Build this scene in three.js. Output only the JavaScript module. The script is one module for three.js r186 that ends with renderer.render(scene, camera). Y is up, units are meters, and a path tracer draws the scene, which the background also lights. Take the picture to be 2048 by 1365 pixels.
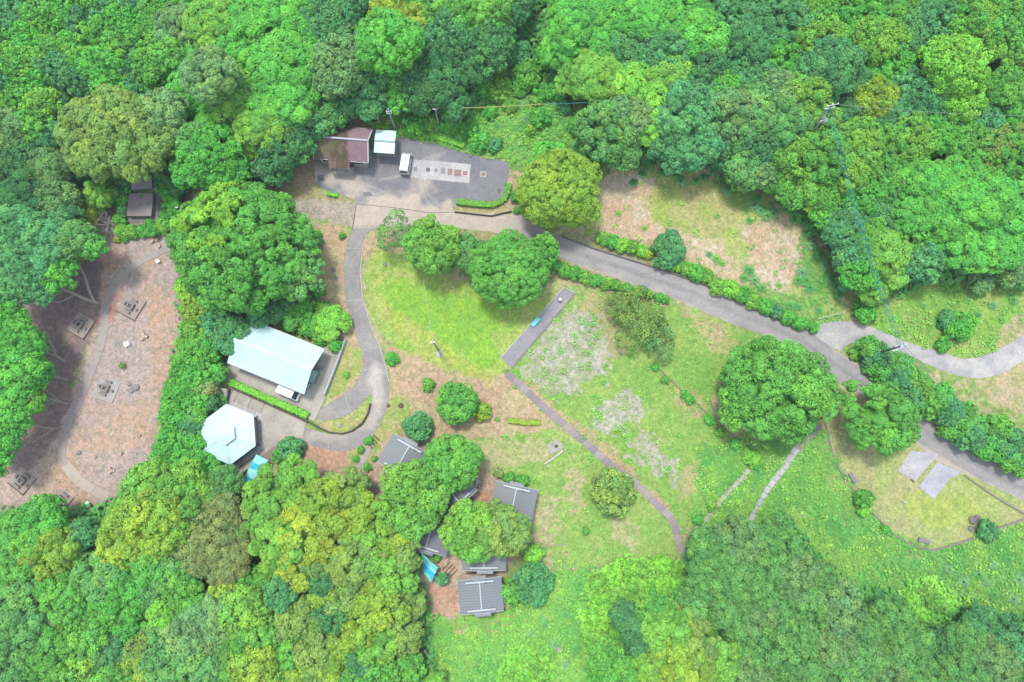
import * as THREE from 'three';
import { mergeGeometries } from 'three/addons/utils/BufferGeometryUtils.js';
import { RoundedBoxGeometry } from 'three/addons/geometries/RoundedBoxGeometry.js';

// ---------------------------------------------------------------- camera, sky, sun, exposure
const W = 2048, HPX = 1365, FOCAL = 1366, CAM_H = 105, TILT = 9.6 * Math.PI / 180;
const scene = new THREE.Scene();
const camera = new THREE.PerspectiveCamera(2 * Math.atan(HPX / 2 / FOCAL) * 180 / Math.PI, W / HPX, 1, 2500);
camera.position.set(0, CAM_H, 0);
camera.up.set(0, 0, -1);
camera.lookAt(0, CAM_H - Math.cos(TILT), -Math.sin(TILT));

const renderer = new THREE.WebGLRenderer({ antialias: true });
renderer.toneMapping = THREE.LinearToneMapping;
renderer.toneMappingExposure = 1.7;
renderer.shadowMap.enabled = true;

// thin bright overcast: one soft gradient from horizon to zenith, the same all round
{
  const w = 256, h = 128, data = new Float32Array(w * h * 4);
  for (let j = 0; j < h; j++) {
    const up = Math.sin(((j + 0.5) / h - 0.5) * Math.PI), t = Math.max(0, up);
    const k = up < 0 ? 0.35 : (1 + 1.6 * t) / 2.6;
    for (let i = 0; i < w; i++) {
      const o = (j * w + i) * 4;
      data[o] = 1.02 * k * 0.88; data[o + 1] = 1.02 * k; data[o + 2] = 1.02 * k * 1.2; data[o + 3] = 1;
    }
  }
  const sky = new THREE.DataTexture(data, w, h, THREE.RGBAFormat, THREE.FloatType);
  sky.mapping = THREE.EquirectangularReflectionMapping;
  sky.magFilter = THREE.LinearFilter; sky.minFilter = THREE.LinearFilter; sky.needsUpdate = true;
  scene.background = sky; scene.environment = sky;
}
scene.fog = new THREE.FogExp2(0xd6e8f4, 0.0002);
const sun = new THREE.DirectionalLight(new THREE.Color(1, 0.965, 0.9), 2.4);
sun.position.set(-22, 150, -62);
sun.target.position.set(0, 0, -20);
sun.castShadow = true;
sun.shadow.radius = 20;
sun.shadow.mapSize.set(4096, 4096);
Object.assign(sun.shadow.camera, { left: -110, right: 110, top: 90, bottom: -90, near: 10, far: 300 });
scene.add(sun, sun.target);

// ---------------------------------------------------------------- helpers
let seedState = 12345;
const seed = (s) => { seedState = s >>> 0; };
function rnd() { seedState = (seedState + 0x6D2B79F5) >>> 0; let t = seedState; t = Math.imul(t ^ (t >>> 15), t | 1); t ^= t + Math.imul(t ^ (t >>> 7), t | 61); return ((t ^ (t >>> 14)) >>> 0) / 4294967296; }
const rr = (a, b) => a + (b - a) * rnd();
const lin = (c) => { c /= 255; return c <= 0.04045 ? c / 12.92 : Math.pow((c + 0.055) / 1.055, 2.4); };
const toS = (x) => 255 * (x <= 0.0031308 ? 12.92 * x : 1.055 * Math.pow(Math.max(0, x), 1 / 2.4) - 0.055);
const GAIN = 1.9;                                          // how much brighter the exposure draws a sunlit level surface than its base colour
const app = (r, g, b, gain = GAIN) => [lin(r) / gain, lin(g) / gain, lin(b) / gain];
const clamp = (x, a, b) => x < a ? a : x > b ? b : x;
const sstep = (a, b, x) => { const t = clamp((x - a) / (b - a), 0, 1); return t * t * (3 - 2 * t); };
const mix = (a, b, t) => a + (b - a) * t;
const V = (x, y, z) => new THREE.Vector3(x, y, z);

// tileable value noise
const NZ = 256, nz = new Float32Array(NZ * NZ); seed(77); for (let i = 0; i < nz.length; i++) nz[i] = rnd();
function vnoise(x, y) {
  const ix = Math.floor(x), iy = Math.floor(y); let fx = x - ix, fy = y - iy;
  fx = fx * fx * (3 - 2 * fx); fy = fy * fy * (3 - 2 * fy);
  const a = (ix & 255), b = ((ix + 1) & 255), c = (iy & 255) << 8, d = ((iy + 1) & 255) << 8;
  return mix(mix(nz[c + a], nz[c + b], fx), mix(nz[d + a], nz[d + b], fx), fy);
}
const fbm = (x, y, o = 4) => { let s = 0, a = 0.5, n = 0; for (let i = 0; i < o; i++) { s += a * vnoise(x, y); n += a; a *= 0.5; x = x * 2.03 + 17.3; y = y * 2.03 + 5.7; } return s / n; };

// photograph pixel -> ray
const ST = Math.sin(TILT), CT = Math.cos(TILT);
function ray(u, v) { const a = u - W / 2, b = v - HPX / 2; return [a, -CT * FOCAL - ST * b, -ST * FOCAL + CT * b]; }
function atLevel(u, v, y) { const [x, dy, z] = ray(u, v), k = (y - CAM_H) / dy; return [x * k, z * k]; }

// ---------------------------------------------------------------- terrain: gentle levels, one height field
const LEVELS = [[860, 650, 0], [960, 720, 0], [700, 460, .6], [820, 350, .8], [950, 350, .8], [680, 300, .9], [1250, 540, .5], [1500, 640, 0], [1700, 760, -.6], [2000, 950, -1.5], [1400, 430, 1.3], [1560, 520, .9],
  [1200, 720, -.3], [1300, 900, -1], [1150, 1000, -1.2], [1250, 1200, -3], [1000, 1300, -3], [1850, 1020, -1.1], [1750, 1200, -4], [1500, 1250, -4], [920, 1050, -1.3], [960, 1190, -2], [550, 720, -1], [600, 800, -1],
  [460, 870, -2], [560, 890, -2], [740, 840, -1.1], [700, 560, .2], [740, 700, -.3], [660, 740, -.7], [250, 650, 1], [200, 850, .6], [100, 990, .3], [300, 1200, -1.5], [100, 1300, -2], [600, 1200, -2.2], [800, 1300, -2.6], [50, 650, 1.3],
  [280, 410, 1.2], [200, 150, 4], [500, 150, 4], [800, 100, 5], [1100, 180, 2.6], [1000, 270, 1.3], [1300, 150, 4], [1600, 200, 4], [1900, 250, 3.5], [1900, 620, .6], [1950, 740, 0], [2020, 80, 6], [480, 350, 1.4], [10, 60, 5], [780, 760, -.4], [900, 830, -.8]]
  .map(([u, v, h]) => [...atLevel(u, v, h), h]);
function rawHeight(x, z) {
  let s = 0, w = 0;
  for (const [a, b, h] of LEVELS) { const d = ((x - a) ** 2 + (z - b) ** 2) / (2 * 64), e = Math.exp(-d) + 1e-5 / (1 + d * d); s += e * h; w += e; }
  return s / w + (vnoise(x * 0.11 + 40, z * 0.11 + 40) - 0.5) * 0.35;
}
const GX0 = -100, GX1 = 100, GZ0 = -90, GZ1 = 46, GS = 0.5, GNX = (GX1 - GX0) / GS, GNZ = (GZ1 - GZ0) / GS;
const HG = new Float32Array((GNX + 1) * (GNZ + 1));
for (let j = 0; j <= GNZ; j++) for (let i = 0; i <= GNX; i++) HG[j * (GNX + 1) + i] = rawHeight(GX0 + i * GS, GZ0 + j * GS);
function hgt(x, z) {
  const fx = clamp((x - GX0) / GS, 0, GNX - 1e-3), fz = clamp((z - GZ0) / GS, 0, GNZ - 1e-3), i = Math.floor(fx), j = Math.floor(fz), a = fx - i, b = fz - j, o = j * (GNX + 1) + i, n = GNX + 1;
  return a + b < 1 ? HG[o] + a * (HG[o + 1] - HG[o]) + b * (HG[o + n] - HG[o]) : HG[o + n + 1] + (1 - a) * (HG[o + n] - HG[o + n + 1]) + (1 - b) * (HG[o + 1] - HG[o + n + 1]);
}
// pixel of something that stands h above the ground -> the ground point under it
function P(u, v, h = 0) { let y = h; let p; for (let k = 0; k < 8; k++) { p = atLevel(u, v, y); y = hgt(p[0], p[1]) + h; } return p; }
const P3 = (u, v, h = 0) => { const [x, z] = P(u, v, h); return V(x, hgt(x, z) + h, z); };
function pxPerM(p, h = 0) { const y = hgt(p[0], p[1]) + h; return FOCAL / (CT * (CAM_H - y) - ST * p[1]); }

// ---------------------------------------------------------------- naming and describing
const taken = new Map();
function numbered(name) { const n = taken.get(name) || 0; taken.set(name, n + 1); return n ? name + '_' + String(n).padStart(3, '0') : name; }
function tag(o, label, category, group, kind) { o.userData.label = label; o.userData.category = category; if (group) o.userData.group = group; if (kind) o.userData.kind = kind; return o; }
function shade(o) { o.traverse((m) => { if (m.isMesh) { m.castShadow = true; m.receiveShadow = true; } }); return o; }
function thing(name, label, category, x, z, turn = 0, group, dy = 0) {
  const g = new THREE.Group(); g.name = numbered(name); g.position.set(x, hgt(x, z) + dy, z); g.rotation.y = turn; scene.add(g);
  return tag(g, label, category, group);
}
function part(parent, name, geo, mat) { const m = new THREE.Mesh(geo, mat); m.name = name; m.castShadow = m.receiveShadow = true; parent.add(m); return m; }
function structure(name, geo, mat, label, category) { const m = new THREE.Mesh(geo, mat); m.name = numbered(name); m.receiveShadow = m.castShadow = true; scene.add(m); return tag(m, label, category, null, 'structure'); }

const std = (c, rough = 0.85, extra = {}) => { const m = new THREE.MeshStandardMaterial({ roughness: rough, ...extra }); m.color.setRGB(...c); return m; };
const box = (w, h, d, x = 0, y = 0, z = 0, ry = 0) => { const g = new THREE.BoxGeometry(w, h, d); if (ry) g.rotateY(ry); g.translate(x, y, z); return g; };
const rbox = (w, h, d, r, x = 0, y = 0, z = 0, ry = 0) => { const g = new RoundedBoxGeometry(w, h, d, 2, Math.min(r, w / 2.01, h / 2.01, d / 2.01)); if (ry) g.rotateY(ry); g.translate(x, y, z); return g; };
const cyl = (r0, r1, h, x = 0, y = 0, z = 0, n = 12) => { const g = new THREE.CylinderGeometry(r0, r1, h, n); g.translate(x, y, z); return g; };
const clean = (g) => { const o = g.index ? g.toNonIndexed() : g; for (const k of Object.keys(o.attributes)) if (!['position', 'normal', 'uv'].includes(k)) o.deleteAttribute(k); return o; };
const join = (...gs) => mergeGeometries(gs.flat().map(clean));
function taper(points, r0, r1, sides = 6, steps = 10) {
  const c = new THREE.CatmullRomCurve3(points), g = new THREE.TubeGeometry(c, steps, 1, sides, false), p = g.attributes.position, n = g.attributes.normal;
  for (let i = 0; i <= steps; i++) { const q = c.getPointAt(i / steps), r = mix(r0, r1, i / steps); for (let k = 0; k <= sides; k++) { const o = i * (sides + 1) + k; p.setXYZ(o, q.x + n.getX(o) * r, q.y + n.getY(o) * r, q.z + n.getZ(o) * r); } }
  return g;
}

// ---------------------------------------------------------------- polygons and draped sheets
const poly = (px, h = 0) => px.map(([u, v]) => P(u, v, h));
function inside(x, z, pg) { let c = false; for (let i = 0, j = pg.length - 1; i < pg.length; j = i++) { const [xi, zi] = pg[i], [xj, zj] = pg[j]; if ((zi > z) !== (zj > z) && x < (xj - xi) * (z - zi) / (zj - zi) + xi) c = !c; } return c; }
function segDist(x, z, line) { let best = 1e9; for (let i = 1; i < line.length; i++) { const [ax, az] = line[i - 1], [bx, bz] = line[i], dx = bx - ax, dz = bz - az, t = clamp(((x - ax) * dx + (z - az) * dz) / (dx * dx + dz * dz + 1e-9), 0, 1); best = Math.min(best, Math.hypot(x - ax - t * dx, z - az - t * dz)); } return best; }
function smoothLine(pts, closed, n = 6) { const c = new THREE.CatmullRomCurve3(pts.map(([x, z]) => V(x, 0, z)), closed, 'centripetal'); return c.getPoints(pts.length * n).map((p) => [p.x, p.z]); }
function ragged(pg, amount, step = 0.45) {
  const out = [];
  for (let i = 0; i < pg.length; i++) { const a = pg[i], b = pg[(i + 1) % pg.length], L = Math.hypot(b[0] - a[0], b[1] - a[1]), n = Math.max(1, Math.round(L / step)), nx = -(b[1] - a[1]) / (L || 1), nzz = (b[0] - a[0]) / (L || 1);
    for (let k = 0; k < n; k++) { const x = mix(a[0], b[0], k / n), z = mix(a[1], b[1], k / n), d = (fbm(x * 1.3 + 9, z * 1.3 + 3, 3) - 0.5) * 2 * amount; out.push([x + nx * d, z + nzz * d]); } }
  return out;
}
function clipCell(pg, x0, z0, x1, z1) {
  const cut = (pts, ins, at) => { const out = []; for (let i = 0; i < pts.length; i++) { const a = pts[i], b = pts[(i + 1) % pts.length], ia = ins(a), ib = ins(b); if (ia) out.push(a); if (ia !== ib) out.push(at(a, b)); } return out; };
  const ix = (x) => (a, b) => { const t = (x - a[0]) / (b[0] - a[0]); return [x, mix(a[1], b[1], t)]; }, iz = (z) => (a, b) => { const t = (z - a[1]) / (b[1] - a[1]); return [mix(a[0], b[0], t), z]; };
  let r = cut(pg, (p) => p[0] >= x0, ix(x0)); if (!r.length) return r;
  r = cut(r, (p) => p[0] <= x1, ix(x1)); if (!r.length) return r;
  r = cut(r, (p) => p[1] >= z0, iz(z0)); if (!r.length) return r;
  return cut(r, (p) => p[1] <= z1, iz(z1));
}
function drape(pg, lift, color, cell = 0.5, uvScale = 1) {
  let x0 = 1e9, x1 = -1e9, z0 = 1e9, z1 = -1e9; for (const [x, z] of pg) { x0 = Math.min(x0, x); x1 = Math.max(x1, x); z0 = Math.min(z0, z); z1 = Math.max(z1, z); }
  const pos = [], idx = [], col = [], uv = [], at = new Map();
  const vert = (x, z) => { const k = Math.round(x * 500) + ',' + Math.round(z * 500); let i = at.get(k); if (i === undefined) { i = pos.length / 3; at.set(k, i); pos.push(x, hgt(x, z) + lift, z); uv.push(x * uvScale, -z * uvScale); if (color) col.push(...color(x, z)); } return i; };
  for (let x = Math.floor(x0 / cell) * cell; x < x1; x += cell) {
    const strip = clipCell(pg, x, -1e6, x + cell, 1e6); if (strip.length < 3) continue;
    for (let z = Math.floor(z0 / cell) * cell; z < z1; z += cell) {
      const c = clipCell(strip, x, z, x + cell, z + cell); if (c.length < 3) continue;
      const pts = c.filter((p, i) => { const q = c[(i + 1) % c.length]; return Math.hypot(p[0] - q[0], p[1] - q[1]) > 0.003; }); if (pts.length < 3) continue;
      for (const t of THREE.ShapeUtils.triangulateShape(pts.map((p) => new THREE.Vector2(p[0], p[1])), [])) {
        const [a, b, d] = t.map((k) => pts[k]), area = (b[0] - a[0]) * (d[1] - a[1]) - (b[1] - a[1]) * (d[0] - a[0]); if (Math.abs(area) < 1e-5) continue;
        const ids = [vert(...a), vert(...b), vert(...d)]; idx.push(...(area > 0 ? [ids[0], ids[2], ids[1]] : ids));
      }
    }
  }
  const g = new THREE.BufferGeometry(); g.setAttribute('position', new THREE.Float32BufferAttribute(pos, 3)); g.setAttribute('uv', new THREE.Float32BufferAttribute(uv, 2)); if (color) g.setAttribute('color', new THREE.Float32BufferAttribute(col, 3)); g.setIndex(idx); g.computeVertexNormals();
  return g;
}
// low wall or kerb that follows a line on the ground
function wallAlong(line, height, thick, sink = 0.15, step = 0.6) {
  const pts = []; for (let i = 0; i + 1 < line.length; i++) { const a = line[i], b = line[i + 1], n = Math.max(1, Math.round(Math.hypot(b[0] - a[0], b[1] - a[1]) / step)); for (let k = 0; k < n; k++) pts.push([mix(a[0], b[0], k / n), mix(a[1], b[1], k / n)]); } pts.push(line[line.length - 1]);
  const pos = [], idx = [], t = thick / 2, c = Math.min(0.03, t * 0.4);
  pts.forEach(([x, z], i) => { const a = pts[Math.max(0, i - 1)], b = pts[Math.min(pts.length - 1, i + 1)], L = Math.hypot(b[0] - a[0], b[1] - a[1]) || 1, nx = -(b[1] - a[1]) / L, nzz = (b[0] - a[0]) / L, y = hgt(x, z);
    for (const [o, h] of [[-t, -sink], [-t, height - c], [-t + c, height], [t - c, height], [t, height - c], [t, -sink]]) pos.push(x + nx * o, y + h, z + nzz * o); });
  for (let i = 0; i + 1 < pts.length; i++) for (let k = 0; k < 5; k++) { const a = i * 6 + k, b = a + 1, d = a + 6, e = a + 7; idx.push(a, b, d, b, e, d); }
  for (const [o, s] of [[0, 1], [(pts.length - 1) * 6, -1]]) for (let k = 1; k < 5; k++) idx.push(...(s > 0 ? [o, o + k + 1, o + k] : [o, o + k, o + k + 1]));
  const g = new THREE.BufferGeometry(); g.setAttribute('position', new THREE.Float32BufferAttribute(pos, 3)); g.setIndex(idx); const f = g.toNonIndexed(); f.computeVertexNormals(); return f;
}

// ---------------------------------------------------------------- tiling fine-grain textures
function grainTexture(size, fn, srgb = true) { const d = new Uint8Array(size * size * 4); for (let j = 0; j < size; j++) for (let i = 0; i < size; i++) { const c = fn(i, j, size), o = (j * size + i) * 4; d[o] = clamp(c[0], 0, 255); d[o + 1] = clamp(c[1], 0, 255); d[o + 2] = clamp(c[2], 0, 255); d[o + 3] = 255; } const t = new THREE.DataTexture(d, size, size); t.wrapS = t.wrapT = THREE.RepeatWrapping; t.magFilter = THREE.LinearFilter; t.minFilter = THREE.LinearMipmapLinearFilter; if (srgb) t.colorSpace = THREE.SRGBColorSpace; t.needsUpdate = true; return t; }
seed(5); const speck = new Float32Array(512 * 512); for (let i = 0; i < speck.length; i++) speck[i] = rnd();
const roughGrain = grainTexture(512, (i, j) => { const a = speck[j * 512 + i], b = vnoise(i / 4, j / 4), c = vnoise(i / 16, j / 16), d = vnoise(i / 64, j / 64); const v = 205 + (a - .5) * 40 + (b - .5) * 30 + (c - .5) * 14 + (d - .5) * 10; return [v, v, v]; });
const grainBump = grainTexture(512, (i, j) => { const v = 128 + (speck[j * 512 + i] - .5) * 120 + (vnoise(i / 4, j / 4) - .5) * 100; return [v, v, v]; }, false);
const asphaltTex = roughGrain.clone(); asphaltTex.repeat.set(1 / 9.3, 1 / 9.3);
const surfaceMat = (extra = {}) => new THREE.MeshStandardMaterial({ vertexColors: true, roughness: 0.93, map: asphaltTex, ...extra });
const SURF = surfaceMat();

// ---------------------------------------------------------------- ground cover map: what grows or lies where, in world metres
const MX0 = -96, MX1 = 96, MZ0 = -86, MZ1 = 42, MR = 0.25, MW = Math.round((MX1 - MX0) / MR), MH = Math.round((MZ1 - MZ0) / MR);
function maskOf(polys, blur) {
  let m = new Float32Array(MW * MH);
  for (const pg of polys) {
    let z0 = 1e9, z1 = -1e9; for (const p of pg) { z0 = Math.min(z0, p[1]); z1 = Math.max(z1, p[1]); }
    for (let j = Math.max(0, Math.floor((z0 - MZ0) / MR)); j <= Math.min(MH - 1, Math.ceil((z1 - MZ0) / MR)); j++) {
      const z = MZ0 + (j + 0.5) * MR, xs = [];
      for (let a = 0, b = pg.length - 1; a < pg.length; b = a++) { const [xa, za] = pg[a], [xb, zb] = pg[b]; if ((za > z) !== (zb > z)) xs.push((xb - xa) * (z - za) / (zb - za) + xa); }
      xs.sort((p, q) => p - q);
      for (let k = 0; k + 1 < xs.length; k += 2) for (let i = Math.max(0, Math.round((xs[k] - MX0) / MR)); i < Math.min(MW, Math.round((xs[k + 1] - MX0) / MR)); i++) m[j * MW + i] = 1;
    }
  }
  const r = Math.max(1, Math.round(blur / MR)), t = new Float32Array(MW * MH);
  for (let pass = 0; pass < 2; pass++) {
    for (let j = 0; j < MH; j++) { let s = 0; for (let i = -r; i <= r; i++) s += m[j * MW + clamp(i, 0, MW - 1)]; for (let i = 0; i < MW; i++) { t[j * MW + i] = s / (2 * r + 1); s += m[j * MW + Math.min(MW - 1, i + r + 1)] - m[j * MW + Math.max(0, i - r)]; } }
    for (let i = 0; i < MW; i++) { let s = 0; for (let j = -r; j <= r; j++) s += t[clamp(j, 0, MH - 1) * MW + i]; for (let j = 0; j < MH; j++) { m[j * MW + i] = s / (2 * r + 1); s += t[Math.min(MH - 1, j + r + 1) * MW + i] - t[Math.max(0, j - r) * MW + i]; } }
  }
  return m;
}
const maskAt = (m, x, z) => { const fx = clamp((x - MX0) / MR - 0.5, 0, MW - 1.001), fz = clamp((z - MZ0) / MR - 0.5, 0, MH - 1.001), i = fx | 0, j = fz | 0, a = fx - i, b = fz - j, o = j * MW + i; return mix(mix(m[o], m[o + 1], a), mix(m[o + MW], m[o + MW + 1], a), b); };

const COVER = {};   // name -> mask, used again for grass
const covers = [];
// colour A and B of the material, how they mix (patch size), softness of the edge, breakup by noise
function cover(name, polysPx, blur, A, B, patch, breakup, strength = 1) { const m = maskOf(polysPx.map((p) => poly(p)), blur); COVER[name] = m; covers.push({ m, A, B, patch, breakup, strength, k: covers.length }); }

cover('forest_floor', [[[-140, -120], [2190, -120], [2190, 520], [1830, 560], [1720, 600], [1640, 470], [1500, 330], [1230, 320], [1190, 180], [1000, 110], [760, 220], [620, 260], [560, 340], [380, 370], [200, 380], [150, 450], [-140, 480]], [[-140, 1040], [200, 1020], [330, 910], [420, 900], [520, 960], [720, 1000], [830, 1080], [850, 1240], [850, 1450], [-140, 1450]], [[1380, 1080], [1560, 1060], [1700, 1190], [2190, 1260], [2190, 1450], [1230, 1450], [1280, 1240], [1370, 1190]], [[378, 580], [470, 650], [450, 740], [430, 800], [400, 930], [332, 925], [350, 800], [376, 700]]], 1, [92, 108, 66], [112, 116, 80], 2, .3);
cover('weeds_top', [[[745, 235], [860, 170], [1000, 120], [1120, 150], [1190, 190], [1200, 340], [1180, 360], [1050, 340], [1020, 330], [960, 300], [800, 270]]], 1.2, [118, 186, 78], [160, 192, 96], 3, .5);
cover('clearing', [[[1180, 350], [1225, 325], [1320, 330], [1480, 335], [1520, 400], [1600, 440], [1640, 500], [1700, 610], [1700, 650], [1620, 662], [1530, 612], [1400, 556], [1290, 520], [1190, 480], [1170, 440]]], .9, [216, 196, 156], [188, 198, 116], 3.2, .45);
cover('clearing_bare', [[[1195, 355], [1260, 345], [1330, 360], [1270, 400], [1320, 450], [1400, 480], [1480, 520], [1400, 530], [1280, 490], [1200, 450]], [[1470, 440], [1560, 450], [1625, 480], [1620, 540], [1540, 590], [1490, 545], [1500, 500]]], .7, [226, 206, 176], [222, 188, 152], 2.6, .6);
cover('clearing_dry', [[[1290, 385], [1340, 360], [1440, 365], [1480, 420], [1460, 480], [1380, 470], [1300, 440]]], .9, [196, 190, 124], [176, 194, 100], 2.4, .5);
cover('clearing_grass', [[[1420, 330], [1530, 380], [1560, 430], [1480, 420], [1430, 370]], [[1480, 560], [1560, 590], [1640, 600], [1690, 640], [1620, 660], [1520, 610]], [[1600, 460], [1640, 500], [1690, 600], [1640, 600], [1610, 540]]], .9, [128, 186, 88], [165, 190, 100], 2, .5);
cover('right_meadow', [[[1700, 610], [1790, 570], [1860, 540], [2060, 515], [2060, 690], [1990, 706], [1930, 718], [1860, 700], [1790, 678], [1740, 655]]], .8, [140, 196, 80], [172, 196, 104], 3, .5);
cover('right_tan', [[[1960, 775], [2000, 752], [2060, 715], [2060, 835], [2020, 815], [1985, 800]], [[2000, 655], [2060, 620], [2060, 690], [1990, 706]]], .8, [206, 188, 148], [190, 184, 126], 2, .5);
cover('lawn_side', [[[600, 440], [700, 455], [690, 560], [700, 640], [722, 700], [726, 740], [690, 800], [650, 800], [665, 740], [690, 680], [640, 620], [590, 600], [640, 520]], [[725, 480], [760, 460], [800, 500], [760, 540], [728, 560]], [[770, 690], [1000, 745], [1130, 870], [1100, 900], [940, 880], [860, 880], [770, 880], [780, 780]]], .6, [205, 188, 140], [208, 178, 142], 2.4, .4);
cover('lawn', [[[735, 500], [770, 500], [900, 560], [1030, 600], [1130, 565], [1080, 640], [1005, 745], [960, 760], [880, 735], [800, 700], [745, 650], [728, 580]]], 1.2, [166, 202, 88], [186, 200, 106], 3.4, .35);
cover('lawn_rich', [[[750, 560], [800, 555], [880, 590], [960, 600], [1000, 630], [990, 700], [1000, 760], [960, 740], [900, 690], [820, 640], [765, 610]]], 1.4, [158, 206, 70], [144, 200, 72], 2.6, .45);
cover('lawn_track', [[[765, 600], [850, 660], [930, 720], [1000, 755], [990, 775], [920, 745], [830, 690], [752, 632]]], .8, [186, 204, 84], [196, 194, 110], 2, .5, .7);
cover('lane_bank', [[[645, 845], [680, 838], [715, 822], [742, 795], [735, 840], [700, 862], [660, 864], [625, 850]], [[650, 800], [680, 790], [722, 745], [724, 700], [690, 690], [665, 745]]], .35, [204, 186, 132], [178, 192, 100], 1.6, .5);
cover('field', [[[1015, 745], [1150, 585], [1200, 575], [1340, 605], [1580, 700], [1450, 720], [1420, 800], [1440, 860], [1510, 900], [1500, 940], [1370, 1062], [1290, 980], [1180, 890], [1100, 820]]], .8, [162, 194, 96], [140, 190, 84], 3, .45);
cover('field_dry', [[[1140, 585], [1220, 580], [1250, 620], [1260, 700], [1210, 740], [1170, 620]], [[1340, 610], [1440, 640], [1480, 680], [1440, 720], [1400, 660]], [[1370, 940], [1420, 900], [1440, 950], [1390, 1010], [1350, 1000]], [[1340, 760], [1400, 790], [1420, 850], [1360, 820]]], .9, [200, 184, 136], [190, 192, 118], 2.4, .55);
cover('gravel_patch', [[[1040, 740], [1090, 660], [1140, 605], [1190, 630], [1225, 690], [1205, 760], [1110, 800], [1060, 775]], [[1172, 845], [1205, 800], [1245, 780], [1295, 800], [1285, 850], [1225, 872]], [[1235, 890], [1270, 870], [1320, 880], [1370, 960], [1350, 975], [1290, 930]]], 1.0, [210, 200, 192], [188, 186, 160], 1.3, 1.0, .85);
cover('path_bare', [[[1030, 750], [1060, 760], [1110, 810], [1180, 860], [1230, 900], [1300, 980], [1350, 1030], [1350, 1045], [1260, 960], [1190, 900], [1120, 850], [1060, 800]], [[1150, 915], [1160, 980], [1140, 1060], [1170, 1080], [1130, 1120], [1100, 1060]]], .4, [214, 174, 138], [206, 186, 140], 1.8, .6, .9);
cover('lower_field', [[[940, 880], [1110, 860], [1190, 905], [1360, 1060], [1375, 1130], [1200, 1140], [1100, 1120], [1070, 1060], [1080, 990], [980, 950]]], .8, [166, 196, 102], [150, 194, 90], 2.6, .45);
cover('lower_dry', [[[945, 872], [1040, 880], [1010, 950], [965, 960]], [[1072, 985], [1115, 1000], [1115, 1085], [1066, 1095]], [[1010, 890], [1090, 870], [1100, 930], [1000, 940]], [[1075, 985], [1110, 990], [1120, 1080], [1075, 1075]], [[1130, 900], [1170, 940], [1160, 1050], [1135, 1010]], [[1230, 1030], [1290, 1070], [1270, 1110], [1230, 1080]]], .9, [208, 192, 150], [196, 196, 132], 2.2, .6, .85);
cover('cabin_yard', [[[600, 885], [720, 905], [790, 870], [880, 880], [960, 940], [1000, 960], [1075, 985], [1070, 1050], [1020, 1080], [1020, 1150], [925, 1165], [920, 1240], [840, 1250], [830, 1160], [740, 1060], [690, 960], [620, 950]]], .7, [214, 182, 154], [210, 188, 160], 2.4, .35);
cover('cabin_red', [[[605, 890], [700, 905], [700, 940], [640, 955], [610, 930]], [[945, 985], [990, 990], [980, 1010], [940, 1010]], [[850, 1170], [915, 1180], [910, 1235], [850, 1230]]], .5, [212, 166, 134], [214, 176, 146], 2, .4);
cover('cabin_grass', [[[690, 905], [745, 880], [770, 890], [730, 930], [700, 940]], [[745, 840], [790, 790], [830, 820], [800, 870], [760, 880]]], .6, [168, 186, 98], [200, 188, 130], 1.6, .5);
cover('low_slope', [[[860, 1240], [1000, 1235], [1110, 1140], [1200, 1145], [1375, 1135], [1400, 1200], [1300, 1260], [1200, 1380], [840, 1380], [850, 1280]]], .9, [112, 186, 82], [140, 196, 82], 2.4, .45);
cover('low_slope_light', [[[900, 1235], [1010, 1228], [1110, 1205], [1120, 1235], [1010, 1275], [900, 1270]], [[830, 1250], [880, 1280], [880, 1340], [840, 1365], [820, 1300]]], .8, [180, 200, 100], [196, 186, 126], 2, .5);
cover('picnic', [[[1640, 850], [1690, 770], [1740, 800], [1850, 900], [1960, 960], [2060, 1020], [2060, 1045], [1960, 1070], [1862, 1103], [1780, 1066], [1710, 985], [1670, 920]]], .6, [180, 194, 112], [190, 188, 128], 3, .4);
cover('picnic_green', [[[1780, 1000], [1860, 985], [1950, 1000], [1990, 1030], [1900, 1060], [1830, 1040]]], 1.5, [178, 198, 92], [188, 200, 100], 2, .5, .8);
cover('right_slope', [[[1480, 1060], [1560, 960], [1640, 850], [1668, 920], [1710, 988], [1780, 1070], [1862, 1106], [1960, 1074], [2060, 1048], [2060, 1260], [1900, 1250], [1700, 1200], [1600, 1150]], [[1400, 900], [1520, 880], [1600, 880], [1540, 980], [1490, 1060], [1380, 1070]]], .7, [98, 182, 82], [128, 190, 88], 2.2, .4);
cover('right_bare', [[[1660, 960], [1700, 975], [1720, 1040], [1690, 1055], [1660, 1010]], [[1645, 860], [1670, 930], [1690, 980], [1650, 970], [1630, 900]], [[1480, 985], [1510, 990], [1490, 1040], [1475, 1030]], [[1740, 1060], [1790, 1085], [1860, 1110], [1820, 1120], [1750, 1090]]], .6, [208, 186, 148], [198, 192, 120], 2, .6, .85);
cover('terrace', [[[180, 475], [260, 470], [360, 440], [380, 480], [360, 545], [370, 600], [352, 700], [330, 760], [312, 860], [310, 930], [250, 990], [180, 1025], [90, 1035], [-40, 1090], [-40, 930], [60, 930], [110, 850], [150, 760], [190, 660]]], .5, [202, 175, 156], [197, 176, 162], 2.6, .3);
cover('terrace_bare', [[[300, 560], [360, 600], [352, 700], [320, 790], [300, 880], [230, 930], [170, 900], [220, 840], [290, 790], [300, 700]], [[130, 900], [170, 870], [230, 920], [170, 950], [150, 990], [200, 1000], [180, 1020], [120, 1010], [60, 1000], [90, 940]]], 1.3, [208, 180, 156], [208, 174, 146], 2, .75);
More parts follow.
